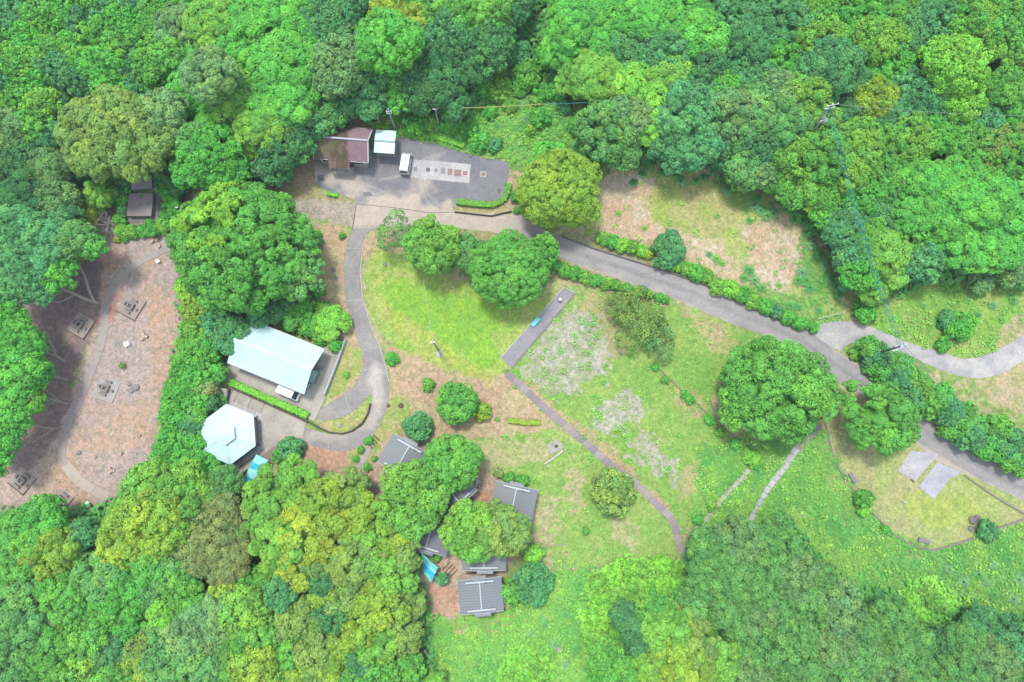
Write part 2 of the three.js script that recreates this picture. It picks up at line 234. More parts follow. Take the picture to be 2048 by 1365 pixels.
cover('terrace_red', [[[180, 500], [215, 495], [250, 510], [225, 545], [185, 535]], [[150, 650], [200, 600], [200, 640], [170, 690]], [[195, 560], [240, 590], [225, 660], [205, 640]]], .5, [204, 150, 124], [200, 165, 148], 1.5, .6, .8);
cover('terrace_stones', [[[150, 900], [200, 905], [250, 900], [310, 900], [300, 940], [240, 985], [190, 970], [155, 945]], [[220, 680], [290, 660], [300, 740], [270, 800], [190, 800], [190, 740]], [[230, 470], [350, 460], [340, 500], [260, 510]]], .6, [192, 176, 168], [202, 184, 172], 1.3, .55, .6);
cover('leaf_litter', [[[-40, 500], [100, 560], [200, 500], [205, 590], [190, 660], [150, 745], [135, 820], [110, 880], [60, 940], [-40, 960]]], .8, [150, 130, 126], [162, 138, 126], 1.6, .45);
cover('tank_yard', [[[185, 390], [360, 380], [395, 400], [390, 450], [340, 470], [200, 470]]], .6, [150, 138, 128], [172, 160, 146], 1.8, .5);
cover('house_side', [[[500, 380], [560, 320], [640, 310], [640, 385], [715, 400], [715, 412], [560, 405]], [[640, 225], [760, 225], [790, 262], [640, 262]]], .6, [184, 178, 118], [190, 164, 134], 2.2, .5);
cover('gravel_road', [[[545, 402], [640, 398], [722, 408], [722, 452], [640, 440], [570, 436]]], .8, [200, 186, 166], [192, 180, 160], 2, .5);
cover('verge_south', [[[735, 455], [930, 460], [1060, 470], [1120, 515], [1240, 560], [1340, 600], [1350, 620], [1230, 590], [1120, 560], [1000, 500], [760, 480]]], .5, [186, 178, 120], [200, 176, 140], 2, .5, .9);
cover('verge_north', [[[1130, 455], [1200, 485], [1340, 530], [1480, 590], [1620, 655], [1610, 668], [1470, 602], [1330, 545], [1190, 500], [1120, 475]]], .3, [176, 160, 140], [166, 170, 110], 1.5, .5, .9);
cover('lot_bed', [[[908, 400], [990, 400], [1030, 385], [1035, 425], [980, 432], [908, 424]], [[1015, 330], [1060, 340], [1050, 400], [1030, 420], [1016, 390]]], .3, [190, 180, 122], [206, 184, 146], 1.5, .5);

const TW = 2048, TH = Math.round(2048 * (MZ1 - MZ0) / (MX1 - MX0));
const groundTex = (() => {
  const d = new Uint8Array(TW * TH * 4), base = [[152, 182, 96], [196, 188, 136]];
  for (let j = 0; j < TH; j++) {
    const z = MZ1 - (j + 0.5) / TH * (MZ1 - MZ0);
    for (let i = 0; i < TW; i++) {
      const x = MX0 + (i + 0.5) / TW * (MX1 - MX0);
      const n1 = fbm(x * .9 + 3, z * .9 + 8, 3), fine = speck[((j * 3) & 511) * 512 + ((i * 3 + (j >> 7) * 37) & 511)], n3 = vnoise(x * 5.1, z * 5.1), tuft = vnoise(x * 2.3 + 60, z * 2.3 + 20);
      const bv = 1 + (tuft - .5) * .2 + (n3 - .5) * .2 + (fine - .5) * .2, bt = sstep(.35, .65, n1); let r = mix(base[0][0], base[1][0], bt) * bv, g = mix(base[0][1], base[1][1], bt) * bv, b = mix(base[0][2], base[1][2], bt) * bv;
      for (const c of covers) {
        const mv = maskAt(c.m, x, z); if (mv < 0.02) continue;
        const nb = fbm(x * 1.1 + c.k * 13, z * 1.1 + c.k * 7, 4), a = sstep(.36, .64, mv + (nb - .5) * 2 * c.breakup * (0.35 + 0.65 * (1 - Math.abs(mv * 2 - 1)) + (c.breakup > .5 ? .35 : 0))) * c.strength;
        if (a <= 0) continue;
        const t = sstep(.3, .7, fbm(x / c.patch + c.k * 5, z / c.patch + c.k * 3, 4)), v = (1 + (tuft - .5) * .2 + (n3 - .5) * .2 + (fine - .5) * .24) * (fine > .985 ? 1.18 : fine < .02 ? .8 : 1);
        r = mix(r, mix(c.A[0], c.B[0], t) * v, a); g = mix(g, mix(c.A[1], c.B[1], t) * (v * .7 + .3), a); b = mix(b, mix(c.A[2], c.B[2], t) * v, a);
      }
      const o = (j * TW + i) * 4;
      d[o] = clamp(toS(lin(clamp(r, 0, 255)) / GAIN), 0, 255); d[o + 1] = clamp(toS(lin(clamp(g, 0, 255)) / GAIN), 0, 255); d[o + 2] = clamp(toS(lin(clamp(b, 0, 255)) / GAIN), 0, 255); d[o + 3] = 255;
    }
  }
  const t = new THREE.DataTexture(d, TW, TH); t.colorSpace = THREE.SRGBColorSpace; t.magFilter = THREE.LinearFilter; t.minFilter = THREE.LinearMipmapLinearFilter; t.wrapS = t.wrapT = THREE.MirroredRepeatWrapping; t.needsUpdate = true; return t;
})();
const groundBump = grainBump.clone(); groundBump.channel = 1;
{
  const xs = [], zs = []; for (const v of [-620, -420, -280, -190, -140, -115]) xs.push(v); for (let i = 0; i <= GNX; i++) xs.push(GX0 + i * GS); for (const v of [115, 140, 190, 280, 420, 620]) xs.push(v);
  for (const v of [-620, -420, -280, -190, -140, -110]) zs.push(v); for (let j = 0; j <= GNZ; j++) zs.push(GZ0 + j * GS); for (const v of [60, 90, 140, 220, 360, 620]) zs.push(v);
  const pos = [], uv = [], uv1 = [], idx = [];
  for (const z of zs) for (const x of xs) { pos.push(x, hgt(x, z), z); uv.push((x - MX0) / (MX1 - MX0), (MZ1 - z) / (MZ1 - MZ0)); uv1.push(x / 6, -z / 6); }
  for (let j = 0; j + 1 < zs.length; j++) for (let i = 0; i + 1 < xs.length; i++) { const a = j * xs.length + i, b = a + 1, c = a + xs.length, e = c + 1; idx.push(a, c, b, b, c, e); }
  const g = new THREE.BufferGeometry(); g.setAttribute('position', new THREE.Float32BufferAttribute(pos, 3)); g.setAttribute('uv', new THREE.Float32BufferAttribute(uv, 2)); g.setAttribute('uv1', new THREE.Float32BufferAttribute(uv1, 2)); g.setIndex(idx); g.computeVertexNormals();
  structure('ground', g, new THREE.MeshStandardMaterial({ map: groundTex, roughness: 0.97, bumpMap: groundBump, bumpScale: 0.05 }), 'ground of lawn, dry grass, bare earth and forest floor', 'ground');
}

// ---------------------------------------------------------------- roads, lanes and paved areas
const SG = GAIN * 0.6;
const surf = (r, g, b) => app(r, g, b, SG);
const blotch = (x, z, A, B, s = 2.5, k = 0) => { const t = sstep(.25, .75, fbm(x / s + k, z / s + k * 2, 4)), v = 0.94 + 0.12 * vnoise(x * 1.9 + k, z * 1.9); return [mix(A[0], B[0], t) * v, mix(A[1], B[1], t) * v, mix(A[2], B[2], t) * v]; };
const mixc = (a, b, t) => [mix(a[0], b[0], t), mix(a[1], b[1], t), mix(a[2], b[2], t)];
const PAVED = [];
function paved(name, pg, lift, color, label, category, rough = 0.16, cell = 0.3) { const e = ragged(pg, rough); PAVED.push(e); return structure(name, drape(e, lift, color, cell), SURF, label, category); }

const ASPH = surf(164, 159, 156), ASPH_D = surf(149, 145, 145), ASPH_L = surf(190, 183, 178), DUST = surf(212, 196, 178), CONC = surf(204, 202, 200), CONC_T = surf(198, 190, 176), CONC_D = surf(176, 170, 166), ERTH = surf(206, 186, 162);
const upEdge = [[905, 425], [1000, 428], [1045, 432], [1074, 452], [1117, 471], [1191, 496], [1274, 521], [1337, 542], [1407, 567], [1474, 601], [1536, 626], [1616, 664], [1673, 702], [1709, 725], [1773, 770], [1856, 838], [1959, 904], [2060, 962], [2200, 1040]];
const loEdge = [[2200, 1092], [2060, 1010], [1923, 944], [1866, 918], [1790, 842], [1709, 784], [1669, 758], [1600, 705], [1536, 674], [1447, 641], [1371, 608], [1301, 583], [1237, 559], [1167, 536], [1121, 516], [1070, 492], [1010, 470], [930, 458], [880, 452]];
const roadMid = poly([[900, 440], [1010, 448], [1072, 470], [1119, 493], [1180, 515], [1256, 540], [1320, 563], [1390, 588], [1460, 621], [1536, 650], [1610, 686], [1672, 730], [1740, 780], [1805, 832], [1880, 885], [1950, 926], [2060, 986], [2200, 1066]]);
const roadPg = [...smoothLine(poly(upEdge), false), ...smoothLine(poly(loEdge), false)];
const roadMesh = paved('main_road', roadPg, 0.03, (x, z) => {
  const d = segDist(x, z, roadMid), n = fbm(x * .35, z * .35, 3), c = blotch(x, z, ASPH, mixc(ASPH, ASPH_D, .5), 6);
  let k = mixc(c, ASPH_L, 0.55 * sstep(.75, .35, Math.abs(d - 0.95)) * (0.5 + n));                    // worn paler wheel tracks
  k = mixc(k, DUST, 0.75 * sstep(1.35, 2.0, d + (n - .5) * 1.1));                                      // soil washed over the edges
  const [ax, az] = roadMid[1]; return mixc(k, DUST, 0.9 * sstep(13, 4, Math.hypot(x - ax + 5, z - az)));
}, 'grey asphalt road running diagonally from the parking lot to the right edge', 'road', 0.16);

const lotPg = poly([[793, 274], [834, 281], [881, 291], [932, 307], [968, 316], [1017, 323], [1018, 346], [1012, 377], [1003, 401], [915, 405], [905, 416], [908, 425], [880, 452], [760, 454], [742, 462], [704, 462], [712, 430], [712, 408], [708, 398], [679, 391], [645, 378], [630, 367], [629, 318], [742, 318], [748, 288], [790, 290]]);
const tyres = [[[866, 322], [852, 345], [850, 370], [862, 395], [880, 412]], [[858, 322], [845, 345], [842, 370], [852, 398], [868, 416]], [[740, 372], [780, 392], [800, 408]], [[760, 360], [800, 352], [812, 346]], [[690, 372], [740, 384], [790, 400], [830, 414]], [[890, 306], [870, 312], [846, 318]]].map((t) => smoothLine(poly(t), false, 4));
const dirtTrail = poly([[640, 345], [700, 370], [760, 400], [820, 410], [870, 430], [900, 440]]), dirtSpill = poly([[860, 330], [850, 370], [830, 405]]), dirtLane = poly([[690, 430], [760, 428], [830, 432], [900, 440]]);
const lotMesh = paved('parking_lot', lotPg, 0.04, (x, z) => {
  const n = fbm(x * .5 + 4, z * .5, 4), tyre = Math.min(...tyres.map((t) => segDist(x, z, t))), c = mixc(blotch(x, z, surf(150, 146, 149), surf(137, 134, 140), 3, 6), ASPH_L, .55 * sstep(.32, .1, tyre)), d = segDist(x, z, dirtTrail), e = segDist(x, z, dirtSpill), f = segDist(x, z, dirtLane);
  return mixc(c, DUST, clamp(0.8 * sstep(3.2, 0.1, d + (n - .5) * 6) + 0.7 * sstep(2.2, 0, e + (n - .5) * 3) + 0.95 * sstep(3.2, 1.2, f + (n - .5) * 1.5), 0, .96));
}, 'asphalt parking lot dusted with pale soil in front of the tiled house', 'parking lot', 0.08);

const laneUp = [...smoothLine(poly([[704, 458], [692, 498], [687, 555], [692, 602], [709, 662], [722, 702], [725, 735], [712, 765], [679, 795], [652, 811], [639, 820]]), false), ...poly([[636, 838]]), ...smoothLine(poly([[645, 843], [679, 836], [712, 819], [742, 789], [745, 800], [741, 815], [729, 848], [699, 865], [659, 868], [609, 855]]), false), ...poly([[604, 884]]), ...smoothLine(poly([[645, 898], [679, 903], [709, 898], [742, 876], [765, 839], [777, 802], [777, 765], [768, 724], [759, 695], [742, 655], [725, 602], [719, 545], [725, 488], [742, 458]]), false)];
const laneDust = poly([[750, 740], [752, 780], [752, 800]]), laneDust2 = poly([[620, 870], [690, 872], [745, 840], [762, 800]]);
const laneMesh = paved('winding_lane', laneUp, 0.05, (x, z) => { const n = fbm(x * .6, z * .6, 3); const c = blotch(x, z, surf(174, 167, 161), surf(162, 156, 152), 2.2, 3); return mixc(mixc(c, surf(214, 206, 196), .8 * sstep(1.5, .2, segDist(x, z, laneDust) + (n - .5))), DUST, .6 * sstep(1.2, .1, segDist(x, z, laneDust2) + (n - .5) * 2)); }, 'narrow asphalt lane curving down past the lawn and forking towards the hall', 'lane', 0.06);

const trackPg = [...smoothLine(poly([[1612, 660], [1640, 650], [1676, 643], [1743, 655], [1803, 681], [1869, 701], [1936, 718], [1986, 705], [2060, 664], [2200, 600]]), false), ...smoothLine(poly([[2200, 660], [2060, 716], [2009, 745], [1966, 757], [1919, 752], [1853, 728], [1803, 708], [1736, 688], [1696, 689], [1678, 704]]), false)];
paved('gravel_track', trackPg, 0.036, (x, z) => blotch(x, z, surf(204, 198, 192), surf(180, 177, 178), 1.8, 9), 'pale gravel track branching off the asphalt road towards the right edge', 'track', 0.18);

paved('asphalt_strip', poly([[1128, 577], [1149, 587], [1022, 736], [1003, 716]]), 0.05, (x, z) => blotch(x, z, surf(172, 166, 170), surf(160, 156, 160), 1.6, 2), 'straight strip of old asphalt between the lawn and the gravelly field', 'paving', 0.03);
paved('parking_bay', poly([[1796, 942], [1822, 902], [1878, 908], [1829, 964]]), 0.035, (x, z) => blotch(x, z, surf(204, 198, 200), surf(190, 186, 190), 1.6, 12), 'pale paved parking bay beside the road, nearer the big round tree', 'parking bay', 0.06);
paved('parking_bay', poly([[1838, 974], [1874, 925], [1926, 945], [1900, 958], [1868, 999]]), 0.038, (x, z) => blotch(x, z, surf(196, 194, 200), surf(180, 180, 190), 1.6, 14), 'grey paved parking bay beside the road, farther from the big round tree', 'parking bay', 0.06);
paved('hall_yard', poly([[446, 734], [470, 700], [640, 700], [668, 690], [690, 684], [668, 742], [650, 791], [628, 843], [617, 838], [462, 766], [446, 758]]), 0.03, (x, z) => blotch(x, z, surf(200, 192, 176), surf(188, 180, 168), 2.6, 17), 'concrete yard around the long pale-roofed hall', 'yard', 0.02);
{ // slabs of the pavilion yard, cast one by one with open joints
  const yard = structure('pavilion_yard', drape(poly([[400, 800], [440, 770], [465, 778], [612, 846], [604, 884], [560, 880], [540, 930], [480, 990], [395, 950]]), 0.01, (x, z) => blotch(x, z, surf(150, 138, 122), surf(164, 146, 130), 1.5, 4), 0.6), SURF, 'paved yard around the hexagonal pavilion', 'yard');
  const slabs = [[[468, 780], [476, 784], [463, 812], [455, 808]], [[477.5, 784.5], [502, 796], [492, 822], [464.5, 812.5]], [[503.5, 796.6], [528, 808], [514, 841], [493.5, 822.6]], [[529.5, 808.6], [612, 846], [604, 884], [580, 882], [545, 895], [520, 915], [514, 880], [515.5, 841.6]], [[402, 935], [425, 922], [458, 938], [500, 920], [512, 915], [486, 968], [440, 990], [400, 960]]];
  for (const s of slabs) { const e = ragged(poly(s), 0.02); PAVED.push(e); part(yard, 'concrete_slab', drape(e, 0.045, (x, z) => blotch(x, z, surf(200, 190, 174), surf(186, 176, 160), 2, s[0][0]), 0.6), SURF); }
}
// joints, cracks and patches of the paving
{
  const pale = std(app(206, 200, 192), .95), dark = std(app(116, 112, 114), .95); seed(88);
  const strip = (mesh, name, pts, w, m, h) => part(mesh, name, wallAlong(poly(pts), h, w, .02, .5), m);
  for (const q of [[[693, 497], [723, 497]], [[692, 602], [724, 600]], [[720, 702], [759, 694]], [[726, 742], [770, 730]], [[690, 790], [700, 824]], [[660, 868], [656, 899]], [[728, 848], [752, 862]]]) strip(laneMesh, 'joint', q, .09, pale, .075);
  strip(lotMesh, 'joint', [[712, 408], [790, 416], [860, 426], [905, 425]], .1, dark, .055); strip(lotMesh, 'joint', [[712, 408], [708, 440], [704, 460]], .1, dark, .055);
  for (const q of [[[724, 386], [738, 384], [746, 392], [731, 394]], [[633, 352], [646, 350], [650, 362], [636, 364]], [[950, 352], [958, 353], [956, 360], [948, 359]]]) part(lotMesh, 'asphalt_patch', drape(ragged(poly(q), .06), .05, (x, z) => blotch(x, z, surf(134, 130, 136), surf(146, 140, 142), 1, 5), .4), SURF);
  for (const [u, v] of [[1170, 506], [1290, 548], [1420, 600], [1570, 668], [1900, 900]]) { const c = P(u, v), L = []; let a = rr(-.6, .6), x = c[0], z = c[1]; for (let k = 0; k < 7; k++) { L.push([x, z]); a += rr(-.5, .5); x += Math.cos(a + .45) * .8; z += Math.sin(a + .45) * .8; } part(roadMesh, 'crack', wallAlong(L, .036, .05, .02, .3), dark); }
}
// concrete pad with access covers in the parking lot
{
  const pad = structure('concrete_pad', drape(poly([[825, 319], [942, 329], [938, 367], [819, 356]]), 0.055, (x, z) => blotch(x, z, surf(212, 206, 204), surf(196, 192, 192), 1.6, 21), 0.5), SURF, 'pale concrete pad with a row of access covers in the parking lot', 'concrete pad');
  const rust = std(app(168, 138, 132), .8), dull = std(app(164, 154, 152), .75), dark = std(app(112, 108, 112), .7), pale = std(app(226, 216, 212), .85);
  const disc = (u, v, r, m, y = .075) => { const p = P3(u, v); return part(pad, 'access_cover', join(cyl(r, r, .03, p.x, p.y + y, p.z, 24), cyl(r * .55, r * .55, .012, p.x, p.y + y + .02, p.z, 20)), m); };
  const quad = (u, v, w, d, m, y = .075) => { const p = P3(u, v); return part(pad, 'access_cover', join(rbox(w, .03, d, .01, p.x, p.y + y, p.z, -.085), rbox(w * .86, .012, d * .86, .004, p.x, p.y + y + .02, p.z, -.085)), m); };
  disc(831, 338, .34, dull); disc(856, 340, .36, dark); disc(872, 341, .33, dull); quad(886, 342, .7, 1.0, dull); quad(900, 344, .72, 1.02, rust); quad(915.6, 346, 1.15, 1.05, rust); quad(930, 347, 1.25, 1.1, pale, .068); quad(930, 347, .75, .72, rust, .1);
  quad(966.6, 349, 1.0, 1.0, std(app(196, 190, 190), .9), .062); disc(966.6, 349, .36, rust, .09); disc(998, 382, .34, dark, .06);
}
console.log('ground done');

// ---------------------------------------------------------------- foliage
class Leaves {
  constructor() { this.p = []; this.n = []; this.c = []; this.i = []; }
  leaf(px, py, pz, nx, ny, nzz, L, Wd, cr, cg, cb) {
    // a folded rhombus: tip, side, base, side
    let tx = rnd() - .5, ty = (rnd() - .5) * .6 - .1, tz = rnd() - .5; const d = tx * nx + ty * ny + tz * nzz; tx -= d * nx; ty -= d * ny; tz -= d * nzz; const tl = Math.hypot(tx, ty, tz) || 1; tx /= tl; ty /= tl; tz /= tl;
    const bx = ny * tz - nzz * ty, by = nzz * tx - nx * tz, bz = nx * ty - ny * tx, o = this.p.length / 3, f = Wd * .18;
    this.p.push(px + tx * L * .55, py + ty * L * .55, pz + tz * L * .55, px + bx * Wd * .5 + nx * f, py + by * Wd * .5 + ny * f, pz + bz * Wd * .5 + nzz * f, px - tx * L * .45, py - ty * L * .45, pz - tz * L * .45, px - bx * Wd * .5 + nx * f, py - by * Wd * .5 + ny * f, pz - bz * Wd * .5 + nzz * f);
    for (let k = 0; k < 4; k++) { this.n.push(nx, ny, nzz); this.c.push(cr, cg, cb); }
    this.i.push(o, o + 1, o + 2, o, o + 2, o + 3);
  }
  solid(geo, cr, cg, cb) { const g = geo.index ? geo : geo, o = this.p.length / 3, a = g.attributes; for (let k = 0; k < a.position.count; k++) { this.p.push(a.position.getX(k), a.position.getY(k), a.position.getZ(k)); this.n.push(a.normal.getX(k), a.normal.getY(k), a.normal.getZ(k)); this.c.push(cr, cg, cb); } if (g.index) for (const k of g.index.array) this.i.push(o + k); else for (let k = 0; k < a.position.count; k++) this.i.push(o + k); }
  build() { const g = new THREE.BufferGeometry(); g.setAttribute('position', new THREE.Float32BufferAttribute(this.p, 3)); g.setAttribute('normal', new THREE.Float32BufferAttribute(this.n, 3)); g.setAttribute('color', new THREE.Float32BufferAttribute(this.c, 3)); g.setIndex(this.i); return g; }
}
function randDir() { const z = rnd() * 2 - 1, a = rnd() * Math.PI * 2, r = Math.sqrt(1 - z * z); return [r * Math.cos(a), z, r * Math.sin(a)]; }
const ico0 = new THREE.IcosahedronGeometry(1, 1), ico2 = new THREE.IcosahedronGeometry(1, 2);
// R: crown radius, ry: half height, lobe / sub: radii of the limbs' foliage and of the clumps on it
function crownGeo(o) {
  seed(o.seed);
  const { R, ry, lobe, sub, L, Wd, cover: cov = 1.6, tilt = .5, flat = 1, rough = .36, up = .35, young = .25, lowest = -.4, gap = 0, coreK = .74, patch = null, inner = .56 } = o, leaves = new Leaves(), lobes = [], blobs = [];
  const N = Math.round((o.dens ?? 3) * (R / ((lobe[0] + lobe[1]) / 2)) ** 2), ox = rnd() * 50, oz = rnd() * 50;
  for (let k = 0; k < N; k++) {
    const y = lowest + (1 - lowest) * (1 - (k + .5) / N), a = k * 2.39996 + rr(-.25, .25), s = Math.sqrt(Math.max(0, 1 - y * y)), dx = s * Math.cos(a), dz = s * Math.sin(a);
    const r = rr(lobe[0], lobe[1]), wob = 1 + rough * 2 * (fbm(dx * 1.4 + ox, dz * 1.4 + oz + y, 2) - .5), kk = wob * rr(.9, 1.06);
    if (gap && rnd() < gap) continue;
    let t = rnd() < young ? rr(.4, 1) : rr(-.5, .3); if (patch) t = Math.hypot(dx - patch[0], dz - patch[1]) < patch[2] * rr(.7, 1.2) && y > .1 && rnd() < .8 ? rr(2.2, 3.6) : t - .1;
    lobes.push({ x: dx * (R - r * .75) * kk, y: y * (ry - r * .6 * flat) * kk, z: dz * (R - r * .75) * kk, r, dx, dy: y, dz, t, b: rr(.8, 1.2) });
  }
  for (const l of lobes) {
    if (!sub) { blobs.push({ ...l, f: flat }); continue; }
    const m = Math.round(1.9 * (l.r / sub) ** 2);
    for (let k = 0; k < m; k++) { let [x, y, z] = randDir(); x += l.dx * .8; y += l.dy * .6 + .35; z += l.dz * .8; const n = Math.hypot(x, y, z) || 1; const r = sub * rr(.75, 1.3); blobs.push({ x: l.x + x / n * (l.r - r * .12), y: l.y + y / n * (l.r - r * .12) * flat, z: l.z + z / n * (l.r - r * .12), r, dx: x / n, dy: y / n, dz: z / n, t: l.t + rr(-.25, .25), b: l.b * rr(.92, 1.08), f: Math.max(flat, .75) }); }
  }
  const cs = Math.max(...blobs.map((b) => b.r)) * 2, grid = new Map(), key = (x, y, z) => ((x + 64) * 128 + (y + 64)) * 128 + z + 64;
  blobs.forEach((b, i) => { const k = key(Math.floor(b.x / cs), Math.floor(b.y / cs), Math.floor(b.z / cs)); (grid.get(k) || grid.set(k, []).get(k)).push(i); });
  const leafArea = L * Wd * .5;
  blobs.forEach((b, bi) => {
    const near = []; const gx = Math.floor(b.x / cs), gy = Math.floor(b.y / cs), gz = Math.floor(b.z / cs); for (let i = -1; i < 2; i++) for (let j = -1; j < 2; j++) for (let k = -1; k < 2; k++) for (const q of grid.get(key(gx + i, gy + j, gz + k)) || []) if (q !== bi) near.push(blobs[q]);
    const n = Math.round(cov * 2.6 * Math.PI * b.r * b.r / leafArea * .5);
    for (let k = 0; k < n; k++) {
      let [x, y, z] = randDir(); x += b.dx * .55; y += b.dy * .3 + .4; z += b.dz * .55; const s = Math.hypot(x, y, z) || 1; x /= s; y /= s; z /= s;
      const q = rr(.82, 1.08), px = b.x + x * b.r * q, py = b.y + y * b.r * q * b.f, pz = b.z + z * b.r * q;
      let hid = false; for (const e of near) { const ex = px - e.x, ey = (py - e.y) / e.f, ez = pz - e.z; if (ex * ex + ey * ey + ez * ez < e.r * e.r * .6) { hid = true; break; } }
      if (hid) continue;
      const [ax, ay, az] = randDir(); let nx = x + ax * tilt, ny = y + ay * tilt + up, nzz = z + az * tilt; const nl = Math.hypot(nx, ny, nzz) || 1;
      const v = b.b * rr(.68, 1.32), t = b.t + rr(-.6, .6);
      leaves.leaf(px, py, pz, nx / nl, ny / nl, nzz / nl, L * rr(.75, 1.25), Wd * rr(.8, 1.2), v * (1 + .28 * t), v * (1 + .1 * t), v * (1 - .06 * t));
    }
  });
  if (coreK > 0) {
    for (const l of lobes) { const g = ico0.clone(); g.scale(l.r * coreK, l.r * coreK * flat, l.r * coreK); g.translate(l.x, l.y, l.z); leaves.solid(g, l.b, l.b, l.b); }
    const g = ico2.clone(); g.scale(R * inner, ry * inner, R * inner); leaves.solid(g, 1, 1, 1); const n = Math.round(cov * 3.4 * Math.PI * R * R * inner * inner / leafArea * .3); for (let k = 0; k < n; k++) { let [x, y, z] = randDir(); y = Math.abs(y); const q = rr(.98, 1.12) * inner, [ax, ay, az] = randDir(), nx = x + ax * tilt, ny = y + ay * tilt + up, nq = z + az * tilt, nl = Math.hypot(nx, ny, nq) || 1, v = rr(.7, 1.3), t = rr(-.6, .6); leaves.leaf(x * R * q, y * ry * q, z * R * q, nx / nl, ny / nl, nq / nl, L * rr(.9, 1.4), Wd * rr(.9, 1.4), v * (1 + .22 * t), v * (1 + .1 * t), v); }
  }
  return leaves.build();
}
const leafMat = (c) => { const m = new THREE.MeshPhysicalMaterial({ vertexColors: true, roughness: .78, specularIntensity: .45, side: THREE.DoubleSide }); m.color.setRGB(...c); return m; };
const FG = 1.28;
const TONE = {
  Y: [[134, 172, 62], 'yellow-green'], O: [[124, 160, 78], 'olive'], M: [[100, 168, 70], 'mid-green'], D: [[80, 138, 80], 'dark green'], T: [[90, 156, 94], 'blue-green'], L: [[126, 194, 70], 'lime green'],
  G: [[94, 174, 70], 'vivid green'], S: [[114, 160, 94], 'grey-green'], B: [[136, 158, 92], 'brownish'], K: [[116, 174, 70], 'fresh green'], Z: [[150, 178, 64], 'yellowish'], W: [[104, 162, 84], 'soft green'],
};
for (const k in TONE) TONE[k][2] = leafMat(app(...TONE[k][0], FG));
const SPEC = {   // size classes with a few variants each
  A: { text: 'billowing', list: [[1.6, 1.25, [.6, .85], .36], [2.8, 2.0, [.8, 1.3], .45], [4.4, 3.0, [1.1, 1.8], .52], [6.6, 4.3, [1.4, 2.3], .58], [9, 5.6, [1.7, 2.8], .62]], o: { L: .3, Wd: .2, cover: 1.35, tilt: .45, young: .3, dens: 2.5 } },
  F: { text: 'clumpy', list: [[2.8, 1.8, [.9, 1.3], .33], [4.4, 2.6, [1.0, 1.6], .35], [6.2, 3.4, [1.1, 1.8], .36]], o: { L: .26, Wd: .18, cover: 1.5, tilt: .4, young: .3, dens: 1.35, flat: .78, coreK: .84, rough: .45, lowest: -.05, inner: .4 } },
  B: { text: 'leafy', list: [[.8, .7, [.3, .5], 0], [1.5, 1.15, [.5, .8], 0], [2.6, 1.9, [.6, 1.05], .34], [4.2, 2.9, [.8, 1.5], .42], [6, 4, [1, 1.8], .5]], o: { L: .34, Wd: .22, cover: 1.45, tilt: .75, rough: .45, young: .25 } },
  C: { text: 'feathery', list: [[1.8, 1.3, [.45, .8], 0], [3.2, 2.2, [.55, 1.05], 0], [4.6, 3.0, [.6, 1.25], 0]], o: { L: .42, Wd: .15, cover: 1.5, tilt: .9, rough: .45, young: .25, up: .3, coreK: .6 } },
  D: { text: 'layered', list: [[1.8, 1.2, [.7, 1.0], .5], [3.2, 1.9, [.9, 1.5], .6], [4.8, 2.6, [1.1, 2.0], .7]], o: { L: .36, Wd: .2, cover: 1.35, tilt: .4, flat: .55, up: .8, rough: .4, young: .3 } },
  E: { text: 'thin straggly', list: [[2.6, 1.7, [.4, .8], 0], [3.8, 2.4, [.5, 1.0], 0]], o: { L: .28, Wd: .14, cover: .85, tilt: 1, rough: .6, gap: .3, coreK: 0, young: .3 } },
};
let nextSeed = 1000;
for (const s of Object.values(SPEC)) s.geos = s.list.map(([R, ry, lobe, sub], k) => Array.from({ length: R > 6.2 ? 2 : 3 }, () => ({ R, ry, geo: null, make: () => crownGeo({ R, ry, lobe, sub, seed: nextSeed += 7, ...s.o, L: s.o.L * (R < 1 ? .75 : 1), Wd: s.o.Wd * (R < 1 ? .75 : 1) }) })));
function pickCrown(species, r, k) { const list = SPEC[species].geos; let best = 0; list.forEach((g, i) => { if (Math.abs(Math.log(g[0].R / r)) < Math.abs(Math.log(list[best][0].R / r))) best = i; }); const v = list[best][k % list[best].length]; if (!v.geo) v.geo = v.make(); return v; }

// trunks with limbs, height 1 and crown spread 1
const bark = std(app(150, 138, 124, 1.5), .95), barkPale = std(app(172, 160, 150, 1.6), .9);
const trunkGeos = [0, 1, 2, 3].map((k) => { seed(400 + k); const gs = [taper([V(0, -.04, 0), V(rr(-.03, .03), .25, rr(-.03, .03)), V(rr(-.06, .06), .55, rr(-.06, .06)), V(rr(-.05, .05), .9, rr(-.05, .05))], .034, .01, 7, 8)]; for (let i = 0; i < 5; i++) { const a = i * 1.256 + rr(-.4, .4), y = rr(.28, .5); gs.push(taper([V(0, y, 0), V(Math.cos(a) * .18, y + .12, Math.sin(a) * .18), V(Math.cos(a) * .62, y + .3 + rr(0, .14), Math.sin(a) * .62)], .02, .006, 5, 6)); } return join(gs); });

